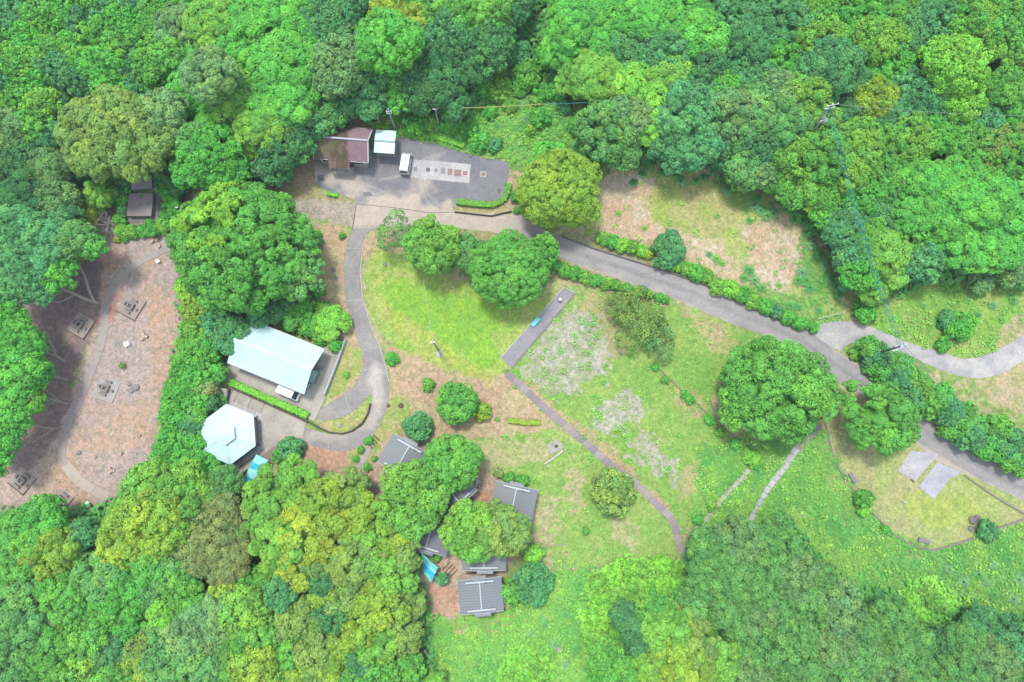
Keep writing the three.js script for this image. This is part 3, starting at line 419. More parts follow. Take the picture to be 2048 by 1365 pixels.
const plants = [];   // everything that grows singly, described at the end when all are known
let plantCount = 0;
function plantAt(kind, u, v, rpx, species, tone, opt = {}) {
  seed(9000 + plantCount * 31); const k = plantCount++;
  let h = opt.h, p = P(u, v, 4), r = rpx / pxPerM(p, 4);
  if (h === undefined) h = kind === 'tree' ? clamp(3.2 + 1.25 * r, 4.5, 12.5) * rr(.84, 1.14) : Math.max(.9, r * 1.25);
  const gEst = opt.crown || pickCrown(species, r, k), ry = gEst.ry * r / gEst.R * (opt.sy ?? 1), cy = kind === 'tree' ? Math.max(h - ry, ry * .55 + .6) : Math.max(ry * .45, h - ry);
  p = P(u, v, cy); r = rpx / pxPerM(p, cy);
  const s = (species === 'A' || species === 'F' ? .99 : .91) * r / gEst.R, base = V(p[0], hgt(p[0], p[1]), p[1]);
  const g = new THREE.Group(); g.name = numbered(opt.name || (kind === 'tree' ? { F: 'clumpy_tree', A: 'billowing_tree', B: 'leafy_tree', C: 'feathery_tree', D: 'layered_tree', E: 'straggly_tree' }[species] : 'shrub')); g.position.copy(base); scene.add(g);
  const c = part(g, kind === 'tree' ? 'crown' : 'foliage', gEst.geo, TONE[tone][2]); c.position.y = cy; c.rotation.y = rr(0, 6.28); c.scale.set(s * (opt.sx ?? 1), s * (opt.sy ?? 1), s * (opt.sz ?? 1));
  if (opt.turn !== undefined) c.rotation.y = opt.turn;
  const t = part(g, kind === 'tree' ? 'trunk' : 'stem', trunkGeos[k % 4], bark); const th = cy + ry * .35; t.scale.set(kind === 'tree' ? Math.max(r * 1.1, th * .5) : r * .8, th, kind === 'tree' ? Math.max(r * 1.1, th * .5) : r * .8); t.rotation.y = rr(0, 6.28);
  const rec = { g, u, v, r, kind, species, tone, ...opt }; plants.push(rec); return rec;
}
function trees(list, zone, kind = 'tree', opt = {}) { for (const [u, v, r, sp, tone, h] of list) plantAt(kind, u, v, r, sp, tone, { zone, ...(h ? { h } : {}), ...opt }); }
const PA = (s) => s.trim().split(/\s*;\s*/).map((q) => { const f = q.split(' '); return [+f[0], +f[1], +f[2], f[3][0], f[3][1], f[4] ? +f[4] : 0]; });

// solitary trees of the open ground
const solo = (u, v, r, s, label, opt = {}) => plantAt(opt.kind || 'tree', u, v, r, s[0], s[1], { label, ...opt });
SPEC.A.big = { R: 10.4, ry: 7, geo: crownGeo({ R: 10.4, ry: 7, lobe: [1.0, 1.6], sub: .48, seed: 4242, ...SPEC.A.o, dens: 2.5, young: .1, rough: .14, inner: .74, patch: [-.36, -.32, .62] }) };
solo(490, 496, 136, 'AM', 'huge dense dome with a yellow patch standing above the hall', { h: 13.2, crown: SPEC.A.big, turn: 0, sz: .93 });
solo(596, 545, 46, 'AW', 'paler billowing tree leaning on the right of the huge dome', { h: 8.5 });
solo(1126, 382, 78, 'AY', 'dense yellow-green domed tree at the right end of the parking lot', { h: 9.5 });
solo(1550, 772, 100, 'AM', 'large dense domed tree beside the road, above the sleeper steps', { h: 11 });
SPEC.A.wide = { R: 6, ry: 2.7, geo: crownGeo({ R: 6, ry: 2.7, lobe: [1.1, 1.9], sub: .5, seed: 777, ...SPEC.A.o, dens: 2.1, rough: .6, inner: .6 }) };
solo(1760, 844, 76, 'AM', 'spreading lobed tree between the road and the picnic lawn', { h: 7.5, sz: .84, crown: SPEC.A.wide });
solo(860, 494, 53, 'AK', 'billowing tree at the top of the lawn, left of its neighbour', { h: 8.5 });
solo(1015, 534, 72, 'AM', 'broad billowing tree between the lawn and the asphalt road', { h: 9 });
solo(1080, 502, 33, 'BM', 'small tree at the roadside end of the asphalt strip', { h: 6 });
solo(932, 508, 40, 'CW', 'pale feathery tree between the two billowing trees above the lawn', { h: 6.5 });
solo(786, 462, 38, 'EW', 'thin see-through tree where the lane leaves the parking lot', { h: 6 });
solo(905, 922, 52, 'AM', 'rounded tree beside the upper slatted cabin roof', { h: 7.5 });
solo(827, 1003, 70, 'AK', 'large rounded tree amid the grey roofed cabins', { h: 9 });
solo(944, 1062, 54, 'AK', 'fresh green rounded tree in the middle of the cabins', { h: 8.5 });
solo(1003, 1062, 52, 'AO', 'olive rounded tree covering the cabin row', { h: 8.5 });
solo(1280, 645, 62, 'EO', 'straggly half-bare tree on the field below the road', { h: 5 });
solo(1322, 680, 36, 'ES', 'thin grey-green sapling beside the straggly half-bare tree', { h: 3.6 });
solo(1242, 610, 34, 'EO', 'small straggly tree close to the roadside hedge', { h: 4 });
solo(1229, 983, 44, 'BO', 'round olive bush tree on the grass beside the slab path', { h: 4.2 });
solo(915, 808, 38, 'AM', 'round dark shrub tree below the lawn', { h: 4.6 });
solo(838, 852, 29, 'BT', 'blue-green round bush above the upper cabin', { h: 3 });
solo(965, 823, 20, 'BY', 'small yellow-green bush touching the round shrub tree', { kind: 'shrub', h: 2 });
solo(857, 770, 14, 'BK', 'little round bush on the bare edge of the lawn', { kind: 'shrub' });
solo(785, 718, 14, 'BG', 'little bush beside the lane bend', { kind: 'shrub' });
solo(1338, 501, 31, 'AT', 'round dark bush standing in the roadside hedge', { kind: 'shrub', h: 3.2 });
solo(1172, 1063, 8, 'BM', 'tiny clipped round bush on the lower grass', { kind: 'shrub' });
solo(1728, 998, 20, 'BM', 'dense bush on the kerb of the picnic lawn', { kind: 'shrub', h: 2 });
solo(1726, 1020, 15, 'BL', 'lime bush tucked under the dense bush on the picnic kerb', { kind: 'shrub' });
solo(1770, 1060, 10, 'BG', 'small bush on the curved kerb of the picnic lawn', { kind: 'shrub' });
solo(1973, 1062, 22, 'BT', 'blue-green bush beside the rocks of the picnic lawn', { kind: 'shrub', h: 1.9 });
solo(637, 583, 13, 'AG', 'clipped ball bush under the huge dome', { kind: 'shrub' });
solo(635, 470, 10, 'BG', 'small green bush at the edge of the huge dome', { kind: 'shrub' });
solo(638, 484, 9, 'AT', 'small dark ball bush at the edge of the huge dome', { kind: 'shrub' });
solo(685, 471, 8, 'BM', 'tiny bush on the verge left of the lane', { kind: 'shrub' });
solo(692, 749, 7, 'BL', 'tiny bright bush on the bank beside the retaining wall', { kind: 'shrub' });
solo(1065, 1172, 40, 'BT', 'blue-green shrub mass at the right of the lowest cabin', { kind: 'shrub', h: 3 });
solo(1018, 1185, 26, 'BM', 'green shrub overhanging the lowest cabin roof', { kind: 'shrub', h: 3 });
solo(1068, 1106, 20, 'BL', 'lime shrub at the right of the cabin row', { kind: 'shrub', h: 2.2 });
solo(884, 1158, 13, 'BT', 'shrub growing over the edge of the lower turquoise sheet', { kind: 'shrub', h: 2.2 });
solo(872, 1116, 11, 'BM', 'shrub between the cabin and the lower turquoise sheet', { kind: 'shrub', h: 1.5 });
solo(581, 897, 26, 'BT', 'blue-green bush where the lane meets the pavilion yard', { kind: 'shrub', h: 2.6 });
solo(560, 912, 16, 'BM', 'bush beside the upper turquoise sheet', { kind: 'shrub', h: 2.2 });
solo(1100, 322, 40, 'BG', 'loose green tree just behind the yellow-green dome', { h: 6 });
solo(1045, 962, 0.1 + 14, 'BM', 'bush against the wall of the right-hand cabin', { kind: 'shrub' });
solo(997, 948, 10, 'BB', 'small brownish bush above the right-hand cabin', { kind: 'shrub' });
solo(1018, 958, 13, 'BG', 'small green bush above the right-hand cabin', { kind: 'shrub' });
solo(178, 428, 24, 'BZ', 'bright yellow shrub beside the bare twigs near the tank', { kind: 'shrub', h: 3 });
solo(200, 392, 28, 'AK', 'fresh green shrub above the bright yellow one near the tank', { kind: 'shrub', h: 4 });

trees(PA(`25 45 46 BT;85 35 38 BM;130 28 38 BG;168 45 38 BD;60 82 38 BG;105 66 40 BM;200 72 42 BM;215 25 40 BT;250 55 38 BG;203 48 26 BY;272 18 38 BT;292 76 38 BM;242 96 38 BM;150 100 38 BG;110 106 38 BM;40 130 40 BM;80 160 42 BG;120 142 42 BT;165 134 40 BM;206 130 42 BG;256 126 36 BT;14 98 30 BY;10 172 36 CT;45 205 42 BM;90 212 38 BK;126 214 32 CT;172 166 40 BD;216 166 36 BG;262 158 30 BY;302 140 36 BM;320 38 46 AM;356 62 46 AS;346 112 42 AM;18 10 40 BD;60 5 36 BM;110 -8 40 BT;165 -6 40 BM;230 -10 40 BM;290 -12 42 BT;345 0 42 AM;275 170 34 BT;310 170 34 BM;-20 80 40 BM;-20 140 40 BT`), 'in the top left woods');
trees(PA(`20 262 46 CS;70 250 40 BM;102 272 32 CT;40 322 50 CD;92 342 54 CS;40 400 58 CD;112 400 50 CS;130 448 40 CD;60 442 46 CS;-20 330 50 CD;-20 420 50 CS`), 'in the feathery wood at the left edge');
trees(PA(`180 262 56 AO 11;232 230 54 AO 11;282 250 56 AO 11.5;240 285 62 AO 12;190 305 50 AO 11;280 310 50 AO 11;320 275 44 AO 10.5;330 225 42 AS 11`), 'of the broad olive canopy above the tank');
trees(PA(`415 318 70 BG 10;385 285 40 BW 10;455 350 44 BG 8`), 'right of the broad olive canopy');
trees(PA(`430 40 62 DK;520 28 66 DG;592 62 48 DG;470 112 66 DG;560 132 70 DG;616 112 44 DG;480 192 66 DK;562 200 66 DG;382 188 50 DG;522 246 56 DK;500 280 40 DK;440 232 54 DG;430 -16 60 DG;520 -24 60 DG;600 0 50 DG;380 130 40 DG`), 'of the bright canopy above the gravel road');
solo(420, 152, 50, 'AS', 'pale billowing tree rising out of the bright layered canopy', { h: 15 });
trees(PA(`605 232 56 BT;652 236 38 BW;566 292 48 BD 8;540 332 40 BD 6;600 290 36 BD 7;620 58 50 BT;682 30 46 BT;660 74 46 BT;702 76 40 BS;736 92 36 BM;682 140 58 BS 11;742 150 46 BT;702 196 40 BT;762 180 42 BD;802 194 28 DG 6;822 140 46 BD;722 118 40 BT;640 170 40 BT;800 150 40 BM;640 -6 44 BT;710 -6 44 BD;740 214 26 BT 6;690 222 24 BD 6;630 262 22 BT 6`), 'in the woods behind the tiled house');
solo(780, 88, 62, 'AG', 'vivid green domed tree standing out of the woods behind the tiled house', { h: 13 });
trees(PA(`776 14 42 AZ;826 42 38 AZ;872 18 40 AM;884 34 30 AY;932 32 46 AM;976 22 44 AM;988 6 34 AY;902 62 42 BD;946 82 50 BD;872 82 40 BT;892 112 46 CD;932 132 50 CD;982 112 40 BD;962 68 44 BD;842 190 44 CD 8;882 172 46 CD 9;906 204 38 BD 7;1012 30 42 BD;1032 8 42 BD;820 -10 40 AM;900 -14 40 AM;960 -16 40 AM;860 140 40 CD;1000 75 36 BD`), 'in the dark woods along the top edge');
trees(PA(`1150 42 64 DG;1202 72 60 DG;1132 92 46 DG;1252 30 60 DG;1312 40 60 DG;1372 30 56 DG;1352 82 54 DG;1402 72 50 DG;1150 -14 56 DG;1230 -20 56 DG;1310 -20 56 DG`), 'of the vivid canopy at the top centre');
trees(PA(`1262 98 46 BT;1322 98 54 BT;1292 116 36 BT;1442 96 46 BT;1472 42 50 BT;1502 72 58 CT;1512 20 46 BD;1380 172 48 BT;1412 132 44 BD;1440 182 44 BG;1490 152 48 BT;1420 -8 46 BT;1480 -8 46 BD`), 'in the woods right of top centre');
trees(PA(`1290 172 62 DL;1322 196 46 DL;1332 152 48 DK;1300 252 36 DL 8`), 'of the lime canopy above the dirt clearing');
trees(PA(`1190 150 54 DK 8;1150 160 36 DK 6;1225 130 34 DK 7`), 'of the bamboo-like thicket above the weedy slope');
trees(PA(`1216 262 62 BW 9;1262 232 50 BS 9;1242 296 44 BW 7;1370 232 62 AT 10;1392 284 54 AT 9;1342 292 44 AT 8;1462 230 58 BS;1502 232 58 AW;1522 282 50 BD;1490 336 44 AW 7;1440 290 40 BD 7;1300 290 32 BD 5`), 'along the top of the dirt clearing');
trees(PA(`1570 42 54 BT;1622 30 50 BM;1642 82 54 BK;1560 112 50 BG;1592 92 42 BM;1662 132 66 CT;1722 42 50 BG;1752 82 54 BK;1692 92 46 BG;1802 42 50 BM;1832 72 50 BT;1872 32 50 BT;1922 42 50 BM;1972 32 46 BK;2022 42 46 BM;1962 92 46 BK;2032 112 42 BK;1782 132 50 BG;1832 122 46 BT;1762 172 46 BG;1802 162 42 BT;2000 70 40 BM;1560 -10 46 BT;1640 -14 46 BM;1720 -14 46 BG;1800 -14 46 BM;1890 -16 46 BT;1980 -16 46 BM;2050 60 40 BT;1540 70 40 BT;1600 140 40 BG;1700 160 40 CT`), 'in the top right woods');
solo(1902, 130, 60, 'BL', 'lime domed tree in the mixed woods of the top right corner', { h: 12 });
trees(PA(`1746 202 48 BY;1702 222 40 CD;1812 202 54 CT;1852 192 46 CT;1872 218 40 CT;1912 202 46 BL;1962 192 46 BM;2012 182 50 BM;2032 222 46 BG;1962 250 40 BT;1992 290 58 CO;1932 290 50 BM;2032 312 46 BM;1862 272 46 BG;1822 286 50 BK;1782 290 46 BM;1722 276 46 BK;1690 242 40 CD;1602 202 62 BK;1560 182 50 BS;1570 242 54 AW;1632 252 50 BK;1546 302 50 BM;1602 312 54 BK;1652 312 54 BM;1702 332 50 BK;1622 372 44 DK;1562 352 44 BM;1662 382 50 BM;1722 382 54 BG;1762 352 50 BM;1762 420 46 BT;1900 250 36 BT;2060 260 40 BM;1640 200 34 BT;1780 235 40 CT;1580 390 30 BM 6;1530 345 34 BS 7`), 'in the woods round the tall pole');
trees(PA(`1860 372 62 DG;1922 382 62 DG;1972 402 58 DG;1892 432 58 DG;1962 452 58 DG;1832 430 44 DG;2022 442 50 DG;1942 500 46 DG 9;1882 482 50 DG;2002 498 44 DG 8;2050 390 46 DG;1810 380 40 DG`), 'of the vivid canopy at the right edge');
trees(PA(`1850 522 42 BT 7;1802 472 44 BM;1802 530 34 BT 6;1770 502 44 DK 8;1782 544 32 DK 6;1732 482 44 BM 8;1702 502 40 BT 7;1692 460 44 BT 8;1722 542 38 BG 7;1742 574 32 DK 5;1700 560 26 BT 4;1690 420 40 BM;1650 430 30 BG 6`), 'at the lower tip of the right-hand woods');
trees(PA(`1960 560 28 BS 3;2020 550 30 BS 4;1915 650 30 BG 2.6;1892 640 20 BT 2;1886 690 16 BG 1.6;1730 626 24 BG 2.6;1930 662 18 BK 1.6;2040 560 24 BM 3`), 'on the meadow above the gravel track', 'shrub');
// dense scrub between the road and the gravel track
{ seed(321); const L = []; for (let k = 0; k < 26; k++) { const t = k / 25, u = mix(1738, 2075, t) + rr(-16, 16), v = mix(708, 934, t) + (k % 2 ? 15 : -14) + rr(-8, 8) + 10 * Math.sin(t * 3); L.push([u, v, rr(22, 34), 'B', 'MGKTM'[Math.floor(rnd() * 5)], rr(2.2, 3.6)]); } L.push([1712, 706, 16, 'B', 'K', 1.4], [1725, 692, 13, 'B', 'G', 1.2]); trees(L, 'in the scrub belt below the gravel track', 'shrub'); }
trees(PA(`88 1042 46 AG;58 1076 58 AM;106 1092 56 AY;44 1122 42 AM;102 1156 34 AK;164 1066 28 AT;140 1075 30 AK`), 'of the clump below the earth terrace');
trees(PA(`300 980 48 AK;342 992 70 AK;262 1030 40 AK;312 1042 66 AY;372 1034 56 AK;262 1074 56 AY;302 1112 52 AM;350 1112 48 AW;238 1060 30 AM;395 950 40 BG 6;392 985 36 AK`), 'of the bright canopy below the pavilion');
trees(PA(`446 966 40 CW 7;432 1040 56 CB;402 1100 56 CB;452 1130 54 CB;472 1082 48 CB;422 990 36 CO`), 'of the brownish feathery grove');
trees(PA(`548 1000 60 FK;502 1044 44 FO;598 966 50 FK;642 1012 56 FY;692 982 46 FO;602 1052 60 FZ;662 1062 56 FZ;562 1082 56 FK;712 1052 38 FY;592 1112 56 FZ;642 1122 42 FO;702 1122 50 FO;742 1092 46 FK;792 1062 40 FY;800 1112 42 FO;782 1142 46 FK;722 1172 46 FO;692 1202 40 FO;730 1010 30 FY`), 'of the yellow canopy left of the cabins');
trees(PA(`546 1162 38 FK;642 1202 36 FY;592 1236 40 FO;636 1256 27 FY;540 1222 38 FK;762 1212 46 FY;792 1202 34 FO;732 1242 42 FY;802 1262 42 FO;772 1282 34 FK;692 1276 36 FY;632 1302 42 FO;662 1322 38 FY;742 1312 36 FK;602 1342 38 FY;582 1302 38 AM;702 1346 38 AM;762 1350 38 BM;660 1232 40 BD 7;642 1166 32 BD 7;720 1330 28 BD 7;560 1192 32 BT 8;820 1330 30 BM 5;870 1362 22 BK 4;820 1205 30 FO;650 1375 40 FO;730 1385 40 AM`), 'in the woods below the yellow canopy');
trees(PA(`212 1150 56 AW;252 1182 56 AG;150 1142 42 AK;132 1192 50 AM;212 1222 52 AM;262 1242 42 AG;52 1202 58 AW;40 1262 58 AW;122 1252 48 AO;182 1272 42 AM;102 1302 52 AM;40 1332 48 AW;172 1322 48 AK;292 1302 42 AO;272 1342 42 AY;222 1302 38 AD;372 1202 42 AM;392 1262 56 AS;432 1232 52 AS;432 1282 48 AS;332 1322 48 AW;402 1332 52 AW;462 1312 52 AK;502 1272 52 AM;492 1222 48 AK;462 1192 42 BY;322 1230 28 BL 8;512 1332 48 AY;552 1342 42 AM;312 1172 48 AW;340 1260 40 AW;20 1160 36 BG 5;500 1172 42 BM;230 1375 44 AM;120 1375 48 AM;340 1385 46 AW;440 1385 48 AK;30 1385 48 AM;540 1385 44 AY;-10 1230 44 AW;-15 1310 46 AM;180 1190 34 AM;350 1150 38 AM`), 'in the bottom left woods');
trees(PA(`1330 1262 44 FK;1372 1245 38 FY;1400 1290 46 FO;1345 1310 48 FY;1300 1325 38 FK;1395 1335 46 FY;1440 1320 40 FK;1350 1360 44 FO;1300 1370 38 FY;1430 1360 40 FK;1310 1222 36 AM;1380 1215 32 AW;1250 1230 30 BD 5;1275 1270 36 BD 6`), 'of the yellow lumpy grove at the bottom');
trees(PA(`1212 1312 38 BM 6;1192 1286 26 BK 5;1240 1350 34 BM 6;1205 1360 32 BG 5`), 'left of the yellow lumpy grove');
trees(PA(`1420 1112 56 CW;1482 1092 60 CS;1542 1100 56 CW;1452 1152 56 CW;1522 1162 62 CW;1592 1152 56 CS;1462 1212 54 CW;1532 1232 62 CS;1602 1222 62 CW;1672 1212 52 CS;1502 1292 62 CW;1582 1292 62 CW;1662 1282 62 CS;1732 1262 56 CW;1502 1352 56 CS;1592 1360 62 CW;1682 1352 62 CW;1762 1332 60 CS;1812 1292 56 CW;1842 1352 56 CW;1882 1302 52 CD;1932 1292 54 CW;1922 1352 56 CW;1992 1322 56 CS;2032 1282 50 CT;2042 1352 50 CW;1962 1252 40 CT;1782 1232 40 CW;1402 1170 40 CW;1640 1160 44 CW;1720 1320 50 CW;2080 1310 50 CW;1560 1050 30 CW 5`), 'in the bottom right woods');
{ seed(654); const L = []; for (const [u, v] of [[1200, 1168], [1228, 1150], [1258, 1142], [1290, 1136], [1322, 1130], [1350, 1140], [1360, 1168], [1330, 1168], [1298, 1172], [1265, 1178], [1235, 1186], [1205, 1200], [1190, 1228], [1218, 1232], [1250, 1215], [1200, 1258], [1345, 1190], [1030, 1335], [1060, 1322], [1020, 1362], [1055, 1356], [1085, 1345], [1820, 1200], [1850, 1186], [1872, 1205], [1842, 1222], [1800, 1215]]) L.push([u + rr(-5, 5), v + rr(-4, 4), rr(17, 25), 'B', rnd() < .6 ? 'L' : 'K', rr(.9, 1.5)]); trees(L, 'in the lime thicket on the lower slope', 'shrub'); }
// belt of shrubs between the earth terrace and the hall
trees(PA(`381 575 28 BL 3;402 612 36 AY 4.5;394 655 34 BK 4;430 640 36 BT 5;452 682 28 BT 5;472 658 28 BT 5;415 702 30 BG 4;389 712 32 BM 4;371 742 32 BG 3.5;396 752 32 BG 4;412 778 24 BB 3.5;359 792 32 BG 3.5;395 802 30 BG 3.5;349 832 30 BG 3.5;385 852 32 BT 3.5;345 872 30 BG 3.5;379 892 32 BG 4;337 905 30 BG 3.5;420 806 20 BD 3;395 832 24 BM 3.5;396 872 16 BT 3;436 745 20 BG 3.5;400 680 24 BM 4;369 690 18 BL 2;390 910 24 BM 4;364 920 26 BG 4;349 770 18 BM 2.6;465 690 20 BM 4.5;392 585 24 BK 3.5`), 'in the shrub belt left of the hall', 'shrub');
trees(PA(`545 622 28 BD 4;516 640 24 BT 4;590 632 30 BM 2.6;622 652 26 BG 2.2;664 646 34 DL 3.2;650 626 24 BK 2.4;612 612 22 BM 2.2;670 690 15 BG 1.8;640 670 18 BK 1.6;570 610 22 BT 3;604 640 20 BK 1.6;640 680 14 BG 1.2`), 'on the bank above the hall', 'shrub');
trees(PA(`830 250 24 BG 2.4;862 244 20 BK 2;900 246 24 BG 2.2;938 256 20 BG 1.8;962 284 24 BG 2;990 290 16 BT 1.6;1080 236 22 BG 2;1062 260 14 BK 1.2;1130 216 16 BT 1.4;1056 150 30 BM 3;1092 112 26 BG 3;1040 110 26 BT 3;1000 180 26 BK 2.4;960 170 26 BG 2.6;1120 180 24 BG 2.4;1020 210 18 BK 1.6;940 200 20 BT 2;1152 250 18 BG 1.8;1085 185 20 BG 2;980 225 18 BG 1.6;885 226 16 BG 1.6;1040 180 18 BM 1.8;1030 395 12 BM 1.6;1034 420 8 BG 1;1075 200 14 BK 1.4`), 'on the weedy slope above the lot', 'shrub');
trees(PA(`336 386 18 BG 2;346 408 20 BG 2.2;342 432 22 BG 2.2;352 450 18 BT 2;330 452 18 BK 1.8;310 460 16 BG 1.6;288 462 15 BG 1.4;265 464 15 BK 1.3;245 462 14 BL 1.2;242 400 15 BG 1.8;246 420 13 BT 1.6;240 440 13 BG 1.5;298 446 9 BG 1;356 375 22 BD 3;235 385 12 BT 1.8;235 480 8 BZ .8;250 478 8 BM .8`), 'around the concrete tank', 'shrub');
trees(PA(`1205 478 14 BK 1.4;1224 484 16 BG 1.6;1244 490 15 BL 1.6;1264 494 15 BK 1.5;1284 502 15 BL 1.5;1298 508 12 BZ 1.2;1352 530 15 BL 1.5;1372 538 16 BK 1.6;1392 546 18 BG 1.8;1412 552 16 BK 1.6;1436 574 19 BK 1.8;1460 578 20 BL 1.8;1484 590 18 BG 1.8;1506 602 18 BK 1.7;1530 614 16 BG 1.5;1552 624 16 BT 1.5;1576 636 16 BG 1.5;1600 648 15 BG 1.5;1626 654 13 BG 1.3`), 'in the row below the dirt clearing', 'shrub');
trees(PA(`1108 532 16 BG 1.8;1128 540 15 BM 1.6;1150 546 16 BG 1.5;1172 556 15 BK 1.4;1192 562 14 BG 1.4;1212 568 14 BK 1.3;1232 572 13 BM 1.3;1254 578 13 BG 1.3;1276 584 12 BK 1.2;1298 590 11 BG 1.1;1318 596 11 BG 1;1332 600 9 BM .9`), 'in the roadside row above the field', 'shrub');
trees(PA(`1504 918 18 BL 1.6;1494 904 12 BK 1.2;1516 932 10 BG 1;1424 1012 12 BK 1;1396 1040 12 BG 1;1380 800 10 BG .9;1310 735 9 BG .8;1330 760 9 BM .8;1420 840 11 BG .9;1440 865 12 BK 1;1470 890 12 BG 1;1370 790 9 BG .8;738 882 10 BG .8;722 900 8 BM .7;735 935 9 BG .8;748 918 7 BK .6;712 918 7 BG .6`), 'in the weeds along the field paths', 'shrub');
console.log('plants', plantCount);

// ---------------------------------------------------------------- leaning trees with bare limbs along the earth terrace
function leaner(base, limbs, crowns, label) {
  const b = P3(...base), g = new THREE.Group(); g.name = numbered('leaning_tree'); g.position.copy(b); scene.add(g);
  const local = ([u, v, h]) => { const q = P3(u, v, h); return q.sub(b); };
  const gs = limbs.map(([r0, r1, pts]) => taper(pts.map((q) => q === 0 ? V(0, -.1, 0) : local(q)), r0 * 1.25, r1 * 1.35, 7, 16)); for (let k = 0; k < 5; k++) { const a = k * 1.3; gs.push(taper([V(0, .25, 0), V(Math.cos(a) * .3, .06, Math.sin(a) * .3), V(Math.cos(a) * .55, -.06, Math.sin(a) * .55)], .1, .03, 5, 5)); }
  part(g, 'trunk', join(gs), barkPale);
  crowns.forEach(([u, v, rpx, sp, tone, h], k) => { const p = P(u, v, h), r = rpx / pxPerM(p, h), c = pickCrown(sp, r, k + base[0]), m = part(g, 'crown', c.geo, TONE[tone][2]), q = V(p[0], hgt(p[0], p[1]) + h, p[1]).sub(b); m.position.copy(q); m.rotation.y = k * 1.9; m.scale.setScalar(.92 * r / c.R); });
  tag(g, label, 'tree', 'leaning trees along the earth terrace'); shade(g);
}
leaner([195, 606], [[.26, .12, [0, [165, 596, 1.6], [140, 584, 3.4], [105, 570, 5.6], [70, 535, 8]]], [.2, .07, [[188, 603, .4], [178, 582, 1.6], [170, 556, 3.2], [158, 530, 5], [150, 500, 7]]], [.12, .05, [[150, 588, 2.6], [120, 604, 3.6], [95, 602, 4.6], [60, 612, 6]]], [.09, .04, [[140, 584, 3.4], [118, 565, 4.6], [100, 545, 6]]]],
  [[38, 472, 58, 'A', 'T', 9], [98, 482, 56, 'A', 'T', 9], [148, 482, 42, 'A', 'W', 8.5], [60, 530, 60, 'A', 'T', 8.5], [112, 542, 40, 'A', 'G', 8], [74, 576, 34, 'A', 'T', 7.5], [186, 494, 24, 'A', 'G', 8], [20, 560, 46, 'A', 'T', 8]], 'wide leaning tree with a forked pale trunk beside the upper hearths');
leaner([128, 722], [[.2, .07, [0, [112, 712, 1.2], [104, 692, 2.4], [80, 668, 4], [45, 655, 6]]], [.13, .05, [[116, 715, .9], [92, 706, 2.2], [72, 708, 3.4], [50, 715, 5]]], [.09, .04, [[100, 684, 2.8], [85, 655, 4], [60, 640, 5.2]]]], [[28, 690, 50, 'A', 'G', 7.5], [62, 692, 32, 'A', 'G', 7], [8, 640, 36, 'A', 'G', 7.5], [35, 650, 24, 'A', 'G', 7]], 'leaning tree whose pale limbs reach left beside the shaded hearth');
leaner([133, 760], [[.15, .05, [0, [108, 754, 1.4], [80, 752, 3], [50, 748, 5]]], [.08, .03, [[122, 757, .6], [100, 745, 2], [85, 735, 3.4]]]], [[48, 742, 48, 'A', 'G', 7], [84, 744, 22, 'A', 'G', 5.5], [15, 730, 36, 'A', 'G', 7]], 'small leaning tree with one short pale limb showing');
leaner([134, 808], [[.16, .05, [0, [108, 801, 1.4], [85, 792, 3], [50, 775, 5.2]]], [.1, .04, [[124, 806, .5], [96, 785, 2], [75, 775, 3.6]]], [.07, .03, [[112, 802, 1.2], [85, 812, 2.6], [60, 815, 4]]]], [[60, 800, 30, 'A', 'K', 6], [22, 782, 44, 'A', 'G', 7], [30, 822, 38, 'A', 'G', 7], [72, 776, 18, 'A', 'K', 5.5]], 'leaning tree with several pale limbs opposite the third hearth');
leaner([116, 857], [[.15, .05, [0, [88, 856, 1.4], [62, 848, 2.8], [25, 842, 5]]], [.12, .03, [[106, 858, .3], [88, 870, 1.4], [70, 882, 2.6], [45, 890, 4], [25, 915, 5.4]]], [.06, .02, [[62, 884, 2.9], [40, 900, 4.2], [15, 925, 5.6]]]], [[8, 868, 36, 'A', 'G', 7], [-8, 925, 26, 'A', 'G', 7], [-30, 890, 40, 'A', 'G', 7.5]], 'leaning tree with a long crooked bare branch at the lower left');
// leafless twigs
function twigTree(u, v, h, r, label) { const p = P(u, v, h * .5), g = thing('bare_tree', label, 'tree', p[0], p[1]); seed(u * 7); const gs = []; for (let k = 0; k < 14; k++) { const a = k * 2.4 + rr(-.4, .4), s = rr(.4, 1) * r, top = rr(.55, 1) * h; const m = V(Math.cos(a) * s * .45, top * .55, Math.sin(a) * s * .45), e = V(Math.cos(a) * s, top, Math.sin(a) * s); gs.push(taper([V(0, 0, 0), m, e], .09, .025, 5, 6)); for (let q = 0; q < 4; q++) { const f = rr(.4, .95), b = V(0, 0, 0).lerpVectors(m, e, f); gs.push(taper([b, b.clone().add(V(rr(-.4, .4) * r * .4, rr(.1, .5), rr(-.4, .4) * r * .4)), b.clone().add(V(rr(-.8, .8) * r * .5, rr(.2, .9), rr(-.8, .8) * r * .5))], .03, .012, 4, 4)); } } part(g, 'trunk', join(gs), std(app(190, 178, 172, 1.5), .9)); }
twigTree(505, 325, 6, 3.2, 'leafless grey tree at the edge of the vivid canopy left of the tiled house');
twigTree(207, 445, 3, 2.2, 'leafless grey twigs beside the bright yellow shrub near the tank');

